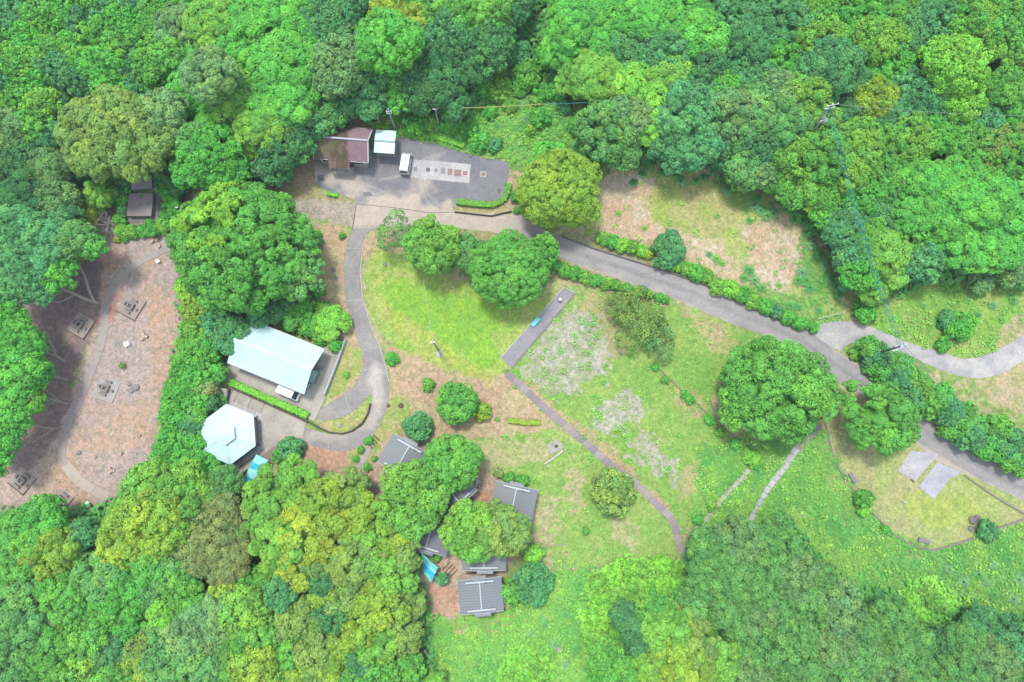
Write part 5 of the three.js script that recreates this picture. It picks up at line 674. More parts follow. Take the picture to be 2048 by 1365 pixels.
{ // concrete tank in its fence
  const R = rectAt([255, 432], [303, 432], [305, 388], 1.0), g = thing('concrete_tank', 'low square concrete tank inside a mesh fence at the left', 'tank', R.x, R.z, R.turn), w = R.w, d = R.d; footprint(R.x, R.z, w, d, R.turn);
  const c2 = concrete.clone(); c2.color.setRGB(...app(158, 144, 142, 1.05)); part(g, 'wall', rbox(w, 1.3, d, .03, 0, .35, 0), c2); const lid = part(g, 'lid', rbox(w + .12, .14, d + .12, .03, 0, 1.05, 0), c2); part(lid, 'hatch', rbox(.7, .08, .7, .02, w * .3, 1.16, .1), std(app(150, 146, 146), .7)); part(lid, 'vent_pipe', cyl(.07, .07, .4, -.2, 1.3, -.1, 10), std(app(220, 216, 206), .6)); part(g, 'plinth', rbox(w + .9, .3, d + .9, .03, .2, -.05, .15), c2); part(g, 'ladder', join(box(.04, 1.3, .04, w / 2 + .12, .6, .1), box(.04, 1.3, .04, w / 2 + .12, .6, .5), ...[.2, .5, .8, 1.1].map((y) => box(.03, .03, .4, w / 2 + .12, y, .3))), steel);
  const q = P(285, 366, 1.2), a = thing('pump_house', 'small grey flat-roofed hut half hidden behind the concrete tank', 'hut', q[0], q[1], .1); part(a, 'wall', box(3, 1.5, 1.9, 0, .7, 0), wallGrey); part(a, 'roof', rbox(3.3, .14, 2.2, .02, 0, 1.52, 0), std(app(168, 166, 166), .8)); footprint(q[0], q[1], 3, 2, .1);
  const fencePx = [[248, 448], [250, 378], [325, 380], [322, 442]], line = poly(fencePx), f = new THREE.Group(); f.name = numbered('mesh_fence'); const b = line[1]; f.position.set(b[0], hgt(...b), b[1]); scene.add(f); tag(f, 'dark green mesh fence around the concrete tank', 'fence'); const fm = std(app(72, 118, 108), .6);
  for (let s = 1; s < line.length; s++) { const [ax, az] = line[s - 1], [bx, bz] = line[s], L = Math.hypot(bx - ax, bz - az), n = Math.round(L / 1.4); for (let k = 0; k <= n; k++) { const x = mix(ax, bx, k / n), z = mix(az, bz, k / n); part(f, 'post', cyl(.03, .03, 1.5, x - b[0], hgt(x, z) - hgt(...b) + .7, z - b[1], 6), fm); } const ang = Math.atan2(-(bz - az), bx - ax), gs = []; for (const y of [.1, .75, 1.4]) gs.push(box(L, .03, .03, 0, y, 0)); for (let x = -L / 2; x < L / 2; x += .14) gs.push(box(.012, 1.3, .012, x, .75, 0)); const m = join(gs); m.rotateY(ang); m.translate((ax + bx) / 2 - b[0], hgt((ax + bx) / 2, (az + bz) / 2) - hgt(...b), (az + bz) / 2 - b[1]); part(f, 'mesh_panel', m, fm); }
}
// cabins: low gable of ribbed grey sheet, a pale ridge and raised hoods over both ends
const cabinRoof = std(app(144, 149, 151), .55), cabinRib = std(app(132, 137, 140), .55), cabinPale = std(app(206, 214, 220), .5), cabinWall = std(app(122, 106, 92), .9), cabinOld = std(app(138, 142, 150), .7);
function cabin(u, v, dirU, dirV, label, opt = {}) {
  const c = P(u, v, 2.5), q = P(u + dirU, v + dirV, 2.5), turn = Math.atan2(-(q[1] - c[1]), q[0] - c[0]), w = opt.w ?? 6.4, d = opt.d ?? 4.75, g = thing('cabin', label, 'cabin', c[0], c[1], turn, 'grey roofed camping cabins'); footprint(c[0], c[1], w, d, turn); const roof = opt.old ? cabinOld : cabinRoof;
  // ridge runs along local z, slopes fall to +x and -x
  const hw = w / 2 - .5, hd = d / 2 - .45, e = 2.5, r = 3.15; part(g, 'wall', join(box(.14, 2.8, hd * 2, hw, 1.1, 0), box(.14, 2.8, hd * 2, -hw, 1.1, 0)), cabinWall);
  for (const s of [-1, 1]) { const sh = new THREE.Shape(); sh.moveTo(-hw + .07, -.3); sh.lineTo(hw - .07, -.3); sh.lineTo(hw - .07, e - .05); sh.lineTo(0, r - .18); sh.lineTo(-hw + .07, e - .05); const x = new THREE.ExtrudeGeometry(sh, { depth: .14, bevelEnabled: false }); x.translate(0, 0, s * (hd - .07) - .07); part(g, 'wall', x, cabinWall); }
  for (const s of [1, -1]) { const a = slope(d, w / 2, e, r, s, .08); a.rotateY(Math.PI / 2); const p = part(g, 'roof', a, roof); const b = ribs(d, w / 2, e, r, s, .38, .075); b.rotateY(Math.PI / 2); part(p, 'roof_ribs', b, opt.old ? cabinOld : cabinRib); }
  part(g, 'ridge_cap', rbox(.17, .1, d - 1.0, .03, 0, r + .06, 0), cabinPale);
  for (const s of [1, -1]) { const a = rbox(4.1, .16, .24, .03, 0, r - .02, s * (d / 2 - .42)); const h = part(g, 'hood', a, cabinPale); part(h, 'hood_roof', rbox(s > 0 ? 2.4 : 2.2, .1, .62, .03, s * .15, r - .18, s * (d / 2 + .16)), roof); part(g, 'bargeboard', join(...[1, -1].map((t) => { const q2 = new THREE.BoxGeometry(Math.hypot(w / 2, r - e), .16, .06); q2.rotateZ(-t * Math.atan2(r - e, w / 2)); q2.translate(t * w / 4, (e + r) / 2, s * (d / 2 + .03)); return q2; })), cabinPale); }
  part(g, 'chimney', cyl(.08, .08, .5, .9, r + .1, -d / 2 + .55, 8), darkMetal);
  part(g, 'porch_deck', rbox(3.4, .14, 1.1, .02, 0, .2, d / 2 - .1 + .3), woodBrown); doorPart(g, .85, 1.9, .3, 1.2, hd + .09, 0, woodDark); windowPart(g, 1, .8, -1.4, 1.4, hd + .09, 0); windowPart(g, 1, .8, hw + .08, 1.4, 0, Math.PI / 2); windowPart(g, 1, .8, -hw - .08, 1.4, 0, -Math.PI / 2);
  for (const sx of [-1, 1]) for (const sz of [-1, 1]) part(g, 'stilt', box(.16, .9, .16, sx * (hw - .2), -.35, sz * (hd - .2)), woodDark);
}
cabin(807, 916, 68, 38, 'grey ribbed cabin roof nearest the winding lane');
cabin(1027.5, 1003.5, 83, 19, 'grey ribbed cabin roof farthest to the right, on the open grass');
cabin(961.5, 1191.5, 86, -8, 'grey ribbed cabin roof at the bottom of the cabin group');
cabin(968, 1108, 86, -1, 'grey cabin roof just above the bottom one, half under trees', { d: 4.7 });
cabin(860, 1069, 36, 11, 'dark weathered cabin roof at the left, beside the lower turquoise sheet', { old: true });
cabin(902, 985, 44, -40, 'dark cabin roof almost hidden under the middle trees', { old: true });
{ // open shelter at the bottom edge
  const p = P(826, 1306, 1.2), q = P(838, 1310.5, 1.2), t = Math.atan2(-(q[1] - p[1]), q[0] - p[0]), g = thing('lean_to', 'weathered brown plank lean-to beside the yellow canopy near the bottom edge', 'lean-to', p[0], p[1], t); for (let k = 0; k < 6; k++) part(g, 'plank', rbox(4.2, .06, .36, .01, 0, 1.5 - k * .07, -1 + k * .4), k % 2 ? woodBrown : woodDark); for (const x of [-1.9, 1.9]) for (const z of [-.9, 1]) part(g, 'post', box(.14, 1.5, .14, x, .7, z), woodDark); const r = P(842, 1300), s = thing('concrete_slab', 'round-marked grey slab beside the plank lean-to', 'slab', r[0], r[1], t); part(s, 'base', rbox(1.9, .12, 1.6, .03, 0, .06, 0), concrete); part(s, 'cover', cyl(.45, .45, .05, .3, .14, .2, 20), std(app(170, 166, 176), .8));
}
// turquoise sheets
function sheet(cornersPx, hs, bands, label) {
  const pts = cornersPx.map(([u, v], k) => P3(u, v, hs[k])), c = pts.reduce((a, b) => a.add(b), V(0, 0, 0)).multiplyScalar(1 / 4), y = hgt(c.x, c.z), g = new THREE.Group(); g.name = numbered('tarpaulin'); g.position.set(c.x, y, c.z); scene.add(g); tag(g, label, 'tarpaulin');
  const bil = (s, t) => pts[0].clone().lerp(pts[1], s).lerp(pts[3].clone().lerp(pts[2], s), t), n = 10;
  let t0 = 0; for (const [t1, m] of bands) { const pos = [], idx = []; for (let j = 0; j <= n; j++) for (let i = 0; i <= n; i++) { const s = i / n, t = mix(t0, t1, j / n), q = bil(s, t); q.y += .12 * Math.sin(s * Math.PI) + .05 * Math.sin(t * 19) * Math.sin(s * 9); pos.push(q.x - c.x, q.y - y, q.z - c.z); } for (let j = 0; j < n; j++) for (let i = 0; i < n; i++) { const a = j * (n + 1) + i; idx.push(a, a + n + 1, a + 1, a + 1, a + n + 1, a + n + 2); } const q = new THREE.BufferGeometry(); q.setAttribute('position', new THREE.Float32BufferAttribute(pos, 3)); q.setIndex(idx); q.computeVertexNormals(); part(g, 'cloth_panel', q, m); t0 = t1; }
  pts.forEach((q) => part(g, 'pole', cyl(.03, .03, q.y - hgt(q.x, q.z), q.x - c.x, (q.y + hgt(q.x, q.z)) / 2 - y, q.z - c.z, 6), steel));
}
const tPale = new THREE.MeshStandardMaterial({ roughness: .6, side: THREE.DoubleSide }), tBlue = tPale.clone(), tMint = tPale.clone(); tPale.color.setRGB(.2, .5, .5); tBlue.color.setRGB(.01, .33, .48); tMint.color.setRGB(.09, .44, .34);
sheet([[512, 909], [536, 921], [512, 972], [485, 962]], [2.1, 2, 1.8, 1.9], [[.28, tPale], [.5, tBlue], [.82, tPale], [1, tBlue]], 'turquoise and white striped tarpaulin below the pavilion');
sheet([[842, 1105], [876, 1136], [862, 1166], [847, 1146]], [2, 1.9, 1.8, 1.9], [[.3, tMint], [.42, tPale], [.78, tBlue], [1, tMint]], 'turquoise and green tarpaulin beside the weathered cabin');
console.log('buildings done');

// ---------------------------------------------------------------- vehicles
const carWhite = new THREE.MeshPhysicalMaterial({ roughness: .35, clearcoat: .8, clearcoatRoughness: .15 }), rubber = std([.03, .03, .03], .9), rimM = std([.5, .5, .5], .4, { metalness: .7 }), lampRed = std([.35, .03, .03], .3), lampClear = std([.7, .7, .72], .15); carWhite.color.setRGB(.58, .59, .59);
// x runs to the front; length 3.4, width 1.48
function keiVan(x, z, turn, label, opt) {
  const g = thing('van', label, 'van', x, z, turn, null, .02), Lh = 1.7, Wd = 1.46;
  const prof = new THREE.Shape(); prof.moveTo(-Lh, .32); prof.lineTo(-Lh, 1.05); prof.lineTo(-Lh + .1, 1.78); prof.quadraticCurveTo(-Lh + .14, 1.88, -Lh + .3, 1.89); prof.lineTo(opt.cab ? .75 : .95, 1.88); prof.quadraticCurveTo(opt.cab ? .95 : 1.1, 1.84, opt.cab ? 1.02 : 1.2, 1.74); prof.lineTo(Lh - .16, 1.08); prof.quadraticCurveTo(Lh, 1.0, Lh, .85); prof.lineTo(Lh, .32); prof.lineTo(1.42, .32); prof.absarc(1.12, .32, .3, 0, Math.PI, false); prof.lineTo(-.82, .32); prof.absarc(-1.12, .32, .3, 0, Math.PI, false); prof.lineTo(-Lh, .32);
  const b = new THREE.ExtrudeGeometry(prof, { depth: Wd - .16, bevelEnabled: true, bevelSize: .06, bevelThickness: .08, bevelSegments: 3, curveSegments: 8 }); b.translate(0, 0, -(Wd - .16) / 2);
  // sides lean inwards above the waist
  { const p = b.attributes.position; for (let i = 0; i < p.count; i++) { const y = p.getY(i); if (y > 1.05) p.setZ(i, p.getZ(i) * (1 - .11 * (y - 1.05) / .85)); } b.computeVertexNormals(); }
  part(g, 'body', b, carWhite);
  const quad = (pts) => { const q = new THREE.BufferGeometry(); const f = [0, 1, 2, 0, 2, 3].flatMap((k) => pts[k]); q.setAttribute('position', new THREE.Float32BufferAttribute(f, 3)); q.computeVertexNormals(); return q; }, side = (y) => (Wd / 2 + .012) * (1 - .11 * Math.max(0, y - 1.05) / .85);
  const fx = opt.cab ? 1.04 : 1.22; part(g, 'windscreen', quad([[fx + .055, 1.76, -.56], [fx + .055, 1.76, .56], [Lh - .07, 1.12, .64], [Lh - .07, 1.12, -.64]]), glassDark);
  part(g, 'rear_window', quad([[-Lh - .075, 1.12, -.58], [-Lh - .075, 1.12, .58], [-Lh + .01, 1.7, .5], [-Lh + .01, 1.7, -.5]]), glassDark);
  for (const s of [-1, 1]) { for (const [a, c] of [[.35, 1.05], [-.62, .25], [-1.5, -.72]]) { const m = part(g, 'side_window', quad([[a, 1.14, s * side(1.14)], [c + (a > 0 ? .2 : 0), 1.14, s * side(1.14)], [c, 1.66, s * side(1.66)], [a, 1.66, s * side(1.66)]]), glassDark); m.material = glassDark; }
    part(g, 'headlight', rbox(.06, .2, .3, .02, Lh + .05, .82, s * .52), lampClear); part(g, 'tail_light', rbox(.06, .36, .12, .02, -Lh - .05, .95, s * .64), lampRed); part(g, 'door_mirror', rbox(.1, .18, .2, .03, 1.1, 1.2, s * .86), darkMetal);
    for (const wx of [1.12, -1.12]) { const wh = part(g, 'wheel', cyl(.27, .27, .15, 0, 0, 0, 20).rotateX(Math.PI / 2), rubber); wh.position.set(wx, .27, s * .62); part(wh, 'rim', cyl(.16, .16, .165, 0, 0, 0, 12).rotateX(Math.PI / 2), rimM); } }
  part(g, 'front_bumper', rbox(.12, .26, 1.36, .04, Lh + .03, .42, 0), carWhite); part(g, 'rear_bumper', rbox(.12, .22, 1.36, .04, -Lh - .03, .42, 0), opt.cab ? carWhite : darkMetal); part(g, 'number_plate', box(.02, .16, .33, -Lh - .1, .62, 0), std([.75, .7, .2], .5)); part(g, 'roof_gutter', join(box(2.2, .03, .03, -.5, 1.9, .58), box(2.2, .03, .03, -.5, 1.9, -.58)), carWhite);
  footprint(x, z, 3.4, 1.4, turn);
}
{ const a = P(810.5, 342, .6), b = P(815, 308, .9), c = P(811.5, 327, .9); keiVan(c[0], c[1], Math.atan2(-(b[1] - a[1]), b[0] - a[0]), 'white van parked in the parking lot beside the mint shed', {}); }
{ const a = P(557, 777, 1.2), b = P(594, 793, 1.0), c = P(576, 785.5, 1.0); keiVan(c[0], c[1], Math.atan2(-(b[1] - a[1]), b[0] - a[0]), 'white van parked under the eave of the hall beside the hedge', { cab: true }); }

// ---------------------------------------------------------------- poles and wires
const poleM = std(app(196, 198, 202), .7), armM = std(app(214, 222, 228), .5), wireTeal = std([.01, .16, .18], .6), wirePale = std(app(214, 226, 226), .6), wireYellow = std(app(214, 206, 130), .6), wireDark = std(app(70, 84, 92), .6);
function pole(u, v, h, label, opt = {}) { // u, v: its top
  const p = P(u, v, h), g = thing('utility_pole', label, 'utility pole', p[0], p[1], opt.turn || 0); part(g, 'shaft', cyl(.11, .17, h + .3, 0, h / 2 - .15, 0, 12), opt.dark ? std(app(104, 100, 98), .85) : poleM);
  for (const [y, L] of opt.arms || []) { const a = part(g, 'crossarm', rbox(L, .1, .1, .01, 0, h - y, .1), armM); for (const x of [-.44, 0, .44]) part(a, 'insulator', join(cyl(.05, .07, .16, x * L, h - y + .13, .1, 10), cyl(.08, .08, .03, x * L, h - y + .1, .1, 10)), std([.75, .75, .73], .3)); if (L > 1.2) part(g, 'brace', join(taper([V(-L * .3, h - y, .1), V(-L * .15, h - y - .3, .06), V(0, h - y - .6, .1)], .025, .025, 5, 2), taper([V(L * .3, h - y, .1), V(L * .15, h - y - .3, .06), V(0, h - y - .6, .1)], .025, .025, 5, 2)), armM); }
  if (opt.drum) { const t = part(g, 'transformer', join(cyl(.26, .26, .7, .42, h - opt.drum, .1, 16), cyl(.29, .29, .05, .42, h - opt.drum + .36, .1, 16)), armM); part(t, 'bushing', cyl(.04, .05, .22, .42, h - opt.drum + .48, .1, 8), darkMetal); }
  for (let k = 0; k < 6; k++) part(g, 'step_bolt', box(.3, .025, .025, k % 2 ? .14 : -.14, 1.6 + k * .6, 0), darkMetal);
  part(g, 'cap', cyl(.06, .12, .06, 0, h + .03, 0, 12), armM);
  return V(p[0], hgt(p[0], p[1]) + h, p[1]);
}
const pA = pole(776, 218, 6.8, 'grey pole behind the mint shed', { arms: [[.6, .8], [1.2, .8]] });
const pB = pole(870, 217, 6.2, 'slim grey pole among the weeds behind the parking lot', { arms: [[.15, .7]] });
const pC = pole(1187, 204, 6.5, 'slim pole at the upper edge of the weedy slope', { arms: [[.3, .6]] });
const pD = pole(1666, 208, 12.5, 'tall pole with pale crossarms rising from the right-hand woods', { arms: [[.1, 1.8], [1.0, 1.5]], turn: .2 });
const pE = pole(1652, 234, 10.5, 'shorter pole with a pale transformer beside the tall one in the woods', { arms: [[.8, 1.1]], drum: 1.4, turn: .4 });
const pF = pole(1803, 693, 8.6, 'dark pole with white crossarms beside the gravel track', { dark: true, arms: [[.1, 2], [.9, 1.8], [1.7, 1.2]], drum: 2.3, turn: .6 });
const pG = pole(865, 683, 8.4, 'grey pole standing on the lawn', { arms: [[.3, .5]] });
function wire(a, b, sag, r, m, label, off = [0, 0]) { const pts = []; for (let k = 0; k <= 16; k++) { const t = k / 16, q = a.clone().lerp(b, t); q.y -= sag * 4 * t * (1 - t); q.x += off[0]; q.z += off[1]; pts.push(q); } const c = new THREE.CatmullRomCurve3(pts), g = new THREE.TubeGeometry(c, 40, r, 5, false), me = new THREE.Mesh(g, m); me.name = numbered('overhead_wire'); me.castShadow = true; scene.add(me); tag(me, label, 'wire', 'overhead wires'); }
const endRight = P3(2120, 985, 8), endTop = P3(2120, 232, 12);
wire(pD.clone().setY(pD.y - 1), pF, 1.0, .038, wireTeal, 'teal overhead wire from the tall pole to the track pole, left strand', [-.35, 0]);
wire(pD.clone().setY(pD.y - 1), pF, 1.15, .038, wireTeal, 'teal overhead wire from the tall pole to the track pole, middle strand', [.05, 0]);
wire(pD.clone().setY(pD.y - 1), pF, 1.35, .025, wireTeal, 'thin teal overhead wire from the tall pole to the track pole, right strand', [.5, 0]);
wire(pF, endRight, 1.0, .028, wireTeal, 'teal overhead wire over the scrub belt, upper strand', [.25, -.35]); wire(pF, endRight, 1.2, .018, wireTeal, 'thin teal overhead wire over the scrub belt, middle strand'); wire(pF, endRight, 1.4, .03, wireTeal, 'teal overhead wire over the scrub belt, lower strand', [-.35, .35]);
wire(pD, endTop, .8, .012, wirePale, 'thin pale overhead wire from the tall pole to the right edge');
wire(pD, pE, .2, .03, wireDark, 'short dark wire between the two poles in the woods');
wire(pA.clone().setY(pA.y - .6), pB, .3, .022, wireTeal, 'thin overhead wire between the shed pole and the slim pole');
{ const q = pB.clone().lerp(pC, .7); wire(pB, q, .25, .05, wireYellow, 'overhead wire in a yellow sleeve above the weedy slope'); wire(q, pC, .15, .04, wireTeal, 'teal end of the overhead wire above the weedy slope'); }
wire(pG, P3(846, 560, 7.2), .25, .02, wirePale, 'thin pale wire from the lawn pole into the trees');
{ const p = P(878, 708), g = thing('pole_pad', 'small grey concrete pad at the foot of the lawn pole', 'pad', p[0], p[1], .3); part(g, 'base', rbox(1.0, .14, .9, .03, 0, .03, 0), concrete); part(g, 'box', rbox(.3, .5, .24, .02, .25, .3, .15), std(app(168, 172, 178), .6)); }
function lampPost(u, v, h, label) { const p = P(u, v, h), g = thing('lamp_post', label, 'lamp post', p[0], p[1]); part(g, 'shaft', cyl(.045, .06, h, 0, h / 2, 0, 10), poleM); part(g, 'lamp_head', rbox(.5, .1, .2, .03, .2, h, 0), armM); part(g, 'base_plate', rbox(.5, .1, .5, .02, 0, .05, 0), concrete); }
lampPost(350, 415, 4.6, 'thin pale lamp post right of the tank hedge'); lampPost(620, 578, 3, 'thin lamp post beside the clipped ball bush');

// ---------------------------------------------------------------- walls, kerbs, fences
function wall(name, linePx, h, t, m, label, cat) { const line = poly(linePx), b = line[0], g = new THREE.Group(); g.name = numbered(name); g.position.set(b[0], hgt(...b), b[1]); scene.add(g); const q = wallAlong(line, h, t); q.translate(-b[0], -hgt(...b), -b[1]); q.setAttribute('uv', new THREE.Float32BufferAttribute(new Float32Array(q.attributes.position.count * 2).map((_, i) => q.attributes.position.array[(i >> 1) * 3 + (i & 1 ? 2 : 0)]), 2)); part(g, name === 'kerb' ? 'kerb_stone' : 'wall_body', q, m); tag(g, label, cat); return g; }
const wallBlue = concrete.clone(); wallBlue.color.setRGB(...app(188, 190, 200, 1.05)); const darkWall = std(app(98, 88, 84), .9), kerbM = std(app(152, 144, 136), .95), kerbPale = std(app(212, 208, 198), .9);
wall('retaining_wall', [[692, 680], [684, 702], [668, 745], [650, 790]], .75, .32, wallBlue, 'pale grey retaining wall between the hall yard and the lane', 'wall');
wall('retaining_wall', [[466, 777], [520, 801], [570, 823], [617, 845]], .55, .22, darkWall, 'dark retaining wall below the long clipped hedge', 'wall');
wall('retaining_wall', [[620, 846], [640, 857], [659, 865], [685, 868], [705, 862], [726, 846], [737, 826], [741, 808]], .5, .2, darkWall, 'curved dark retaining wall in the fork of the lane', 'wall');
wall('retaining_wall', [[910, 425], [945, 429], [983, 433], [1023, 424]], .4, .16, darkWall, 'low dark wall under the curved hedge of the parking lot', 'wall');
wall('kerb', [[726, 488], [720, 545], [726, 602], [743, 655], [760, 695], [769, 724], [778, 765]], .12, .14, kerbPale, 'pale kerb on the lawn side of the lane', 'kerb');
wall('kerb', [[651, 794], [640, 816], [628, 843]], .14, .14, kerbPale, 'short pale kerb at the lower end of the hall yard', 'kerb');
wall('kerb', [[1001, 716], [1128, 575], [1151, 586]], .08, .16, kerbPale, 'pale kerb along the lawn side of the asphalt strip', 'kerb');
wall('kerb', [[1151, 588], [1023, 738]], .14, .2, kerbM, 'grey kerb along the field side of the asphalt strip', 'kerb');
wall('kerb', [[1650, 846], [1656, 870], [1664, 905], [1676, 935], [1690, 960], [1712, 988]], .22, .24, kerbM, 'curved kerb on the left of the picnic lawn', 'kerb');
wall('kerb', [[1744, 1026], [1768, 1050], [1790, 1071], [1822, 1091], [1862, 1101], [1880, 1098], [1922, 1086], [1952, 1075]], .22, .24, kerbM, 'curved kerb along the bottom of the picnic lawn', 'kerb');
wall('kerb', [[1996, 1057], [2022, 1048], [2060, 1036]], .22, .24, kerbM, 'kerb of the picnic lawn beside the blue-green bush', 'kerb');
wall('kerb', [[1928, 951], [1958, 972], [1990, 994], [2020, 1012], [2060, 1034]], .2, .24, kerbM, 'kerb between the picnic lawn and the road', 'kerb');
wall('kerb', [[1122, 473], [1195, 500], [1276, 525], [1338, 545], [1408, 570], [1474, 603], [1540, 630]], .3, .22, std(app(134, 124, 116), .95), 'mossy kerb wall along the upper side of the road', 'kerb');
wall('kerb', [[1420, 800], [1430, 830], [1450, 860], [1500, 890], [1515, 900]], .15, .16, kerbM, 'thin kerb curving round the large domed tree', 'kerb');
wall('kerb', [[1306, 726], [1340, 760], [1375, 792], [1420, 832], [1460, 866], [1500, 898]], .12, .2, std(app(150, 138, 110), .95), 'mossy edging line crossing the field towards the sleeper steps', 'kerb');
// white fence of the track mouth and boundary posts
{ const line = poly([[1632, 640], [1685, 627]]), b = line[0], g = new THREE.Group(); g.name = numbered('guard_rail'); g.position.set(b[0], hgt(...b), b[1]); scene.add(g); tag(g, 'short white rail at the mouth of the gravel track', 'rail'); const e = line[1], L = Math.hypot(e[0] - b[0], e[1] - b[1]), a = Math.atan2(-(e[1] - b[1]), e[0] - b[0]); part(g, 'rail', box(L, .1, .06, L / 2, .6, 0).rotateY(a), armM); for (const t of [0, .33, .66, 1]) part(g, 'post', cyl(.04, .04, .7, L * t, .3, 0, 8).rotateY(a), armM); }

// ---------------------------------------------------------------- slab paths: every slab a piece of its own
function slabPath(name, linePx, width, len, gap, tones, label, lift = .05) {
  const line = smoothLine(poly(linePx), false, 8), b = line[0], g = new THREE.Group(); g.name = numbered(name); g.position.set(b[0], hgt(...b), b[1]); scene.add(g); tag(g, label, 'path', null, 'structure'); seed(Math.round(b[0] * 10) + 50000);
  let acc = 0, start = 0; const cum = [0]; for (let i = 1; i < line.length; i++) { acc += Math.hypot(line[i][0] - line[i - 1][0], line[i][1] - line[i - 1][1]); cum.push(acc); } const at = (s) => { let i = 1; while (i < cum.length - 1 && cum[i] < s) i++; const t = (s - cum[i - 1]) / (cum[i] - cum[i - 1] || 1); return [mix(line[i - 1][0], line[i][0], t), mix(line[i - 1][1], line[i][1], t)]; };
  while (start + len * .5 < acc) { const l = len * rr(.85, 1.15), p0 = at(start), p1 = at(Math.min(acc, start + l)), x = (p0[0] + p1[0]) / 2, z = (p0[1] + p1[1]) / 2, L = Math.hypot(p1[0] - p0[0], p1[1] - p0[1]), m = part(g, 'slab', rbox(Math.max(.1, L - gap), .16, width * rr(.94, 1.06), .025), tones[Math.floor(rnd() * tones.length)]); m.position.set(x - b[0], hgt(x, z) - hgt(...b) + lift - .08 + rr(0, .02), z - b[1]); m.rotation.y = Math.atan2(-(p1[1] - p0[1]), p1[0] - p0[0]) + rr(-.02, .02); m.rotation.z = Math.atan2(hgt(...p1) - hgt(...p0), L); start += l; }
  const e = []; for (let i = 0; i < line.length; i++) { const a = line[Math.max(0, i - 1)], c = line[Math.min(line.length - 1, i + 1)], q = Math.hypot(c[0] - a[0], c[1] - a[1]) || 1; e.push([line[i][0] - (c[1] - a[1]) / q * width / 2, line[i][1] + (c[0] - a[0]) / q * width / 2]); } for (let i = line.length - 1; i >= 0; i--) { const a = line[Math.max(0, i - 1)], c = line[Math.min(line.length - 1, i + 1)], q = Math.hypot(c[0] - a[0], c[1] - a[1]) || 1; e.push([line[i][0] + (c[1] - a[1]) / q * width / 2, line[i][1] - (c[0] - a[0]) / q * width / 2]); } PAVED.push(e);
}
const slabTone = (...c) => c.map((q) => { const m = concrete.clone(); m.color.setRGB(...app(...q, 1.05)); return m; });
slabPath('stepped_path', [[1014, 748], [1024, 755], [1044, 774], [1064, 792], [1091, 818], [1134, 855], [1174, 888], [1200, 912], [1228, 936], [1257, 955], [1287, 982], [1317, 1013], [1345, 1040], [1355, 1077], [1371, 1122]], 1.15, 1.35, .1, slabTone([166, 150, 152], [158, 146, 150], [174, 160, 156], [150, 140, 144]), 'long stepped slab path running down the field from the asphalt strip');
slabPath('slab_path', [[1594, 897], [1575, 925], [1560, 948], [1548, 960], [1530, 985], [1514, 1012], [1499, 1043]], 1.05, 1.15, .07, slabTone([196, 188, 192], [186, 180, 186], [204, 196, 196]), 'pale slab path below the sleeper steps');
slabPath('terrace_path', [[345, 492], [315, 505], [285, 520], [255, 542], [232, 562], [216, 585], [210, 610], [210, 640], [206, 672], [196, 706], [184, 738], [170, 775], [156, 805], [140, 840], [126, 880], [120, 915], [126, 935]], 1.25, 2.7, .09, slabTone([180, 166, 158], [172, 160, 154], [186, 170, 160]), 'flush slab path winding down the earth terrace', .035);
slabPath('terrace_path', [[130, 930], [150, 955], [175, 975], [200, 988], [228, 1000]], 1.5, 3, .05, slabTone([198, 184, 168], [192, 176, 160]), 'pale curved path at the foot of the earth terrace', .035);
slabPath('slab_path', [[742, 878], [735, 905], [722, 925], [704, 945]], .9, 1.5, .06, slabTone([190, 178, 170], [180, 170, 164]), 'short pale path beside the cabin nearest the lane');
slabPath('field_gutter', [[1499, 938], [1480, 960], [1455, 985], [1430, 1015], [1405, 1045], [1390, 1060]], .8, 1.3, .06, slabTone([190, 184, 164], [196, 188, 170]), 'straight grey gutter along the right side of the field');
function steps(pxA, pxB, n, width, drop, label, m = slabTone([176, 166, 168])[0], tread = .3) { const a = P(...pxA), c = P(...pxB), L = Math.hypot(c[0] - a[0], c[1] - a[1]), g = thing('steps', label, 'steps', a[0], a[1], Math.atan2(-(c[1] - a[1]), c[0] - a[0])), y0 = hgt(...a); for (let k = 0; k < n; k++) { const t = (k + .5) / n, x = mix(a[0], c[0], t), z = mix(a[1], c[1], t); part(g, 'step', rbox(tread, .22, width, .03, L * t, hgt(x, z) - y0 + .04 + drop * (1 - t), 0), m); } return g; }
steps([1637, 851], [1594, 898], 15, 1.25, 0, 'flight of purple-grey sleeper steps under the large domed tree', slabTone([182, 166, 172])[0], .22);
{ const g = steps([451, 779], [447, 799], 7, 1.25, .9, 'concrete stairs between the hall yard and the pavilion', slabTone([188, 182, 176])[0], .3); for (const s of [-1, 1]) part(g, 'side_wall', rbox(2, .8, .14, .02, .8, .2, s * .72), darkWall); }
steps([756, 874], [737, 894], 4, 1.3, 0, 'short wooden steps from the lane down to the cabins', woodBrown, .2); steps([968, 935], [955, 975], 8, 1.5, 0, 'earth steps with log treads between the cabins', std(app(206, 182, 156), .95), .16); steps([890, 1130], [910, 1150], 4, 1.7, 0, 'log steps in the bare yard of the lower cabins', woodBrown, .14); steps([930, 1148], [1000, 1146], 2, .16, .05, 'long logs laid between the two bottom cabins', woodBrown, 2.3);

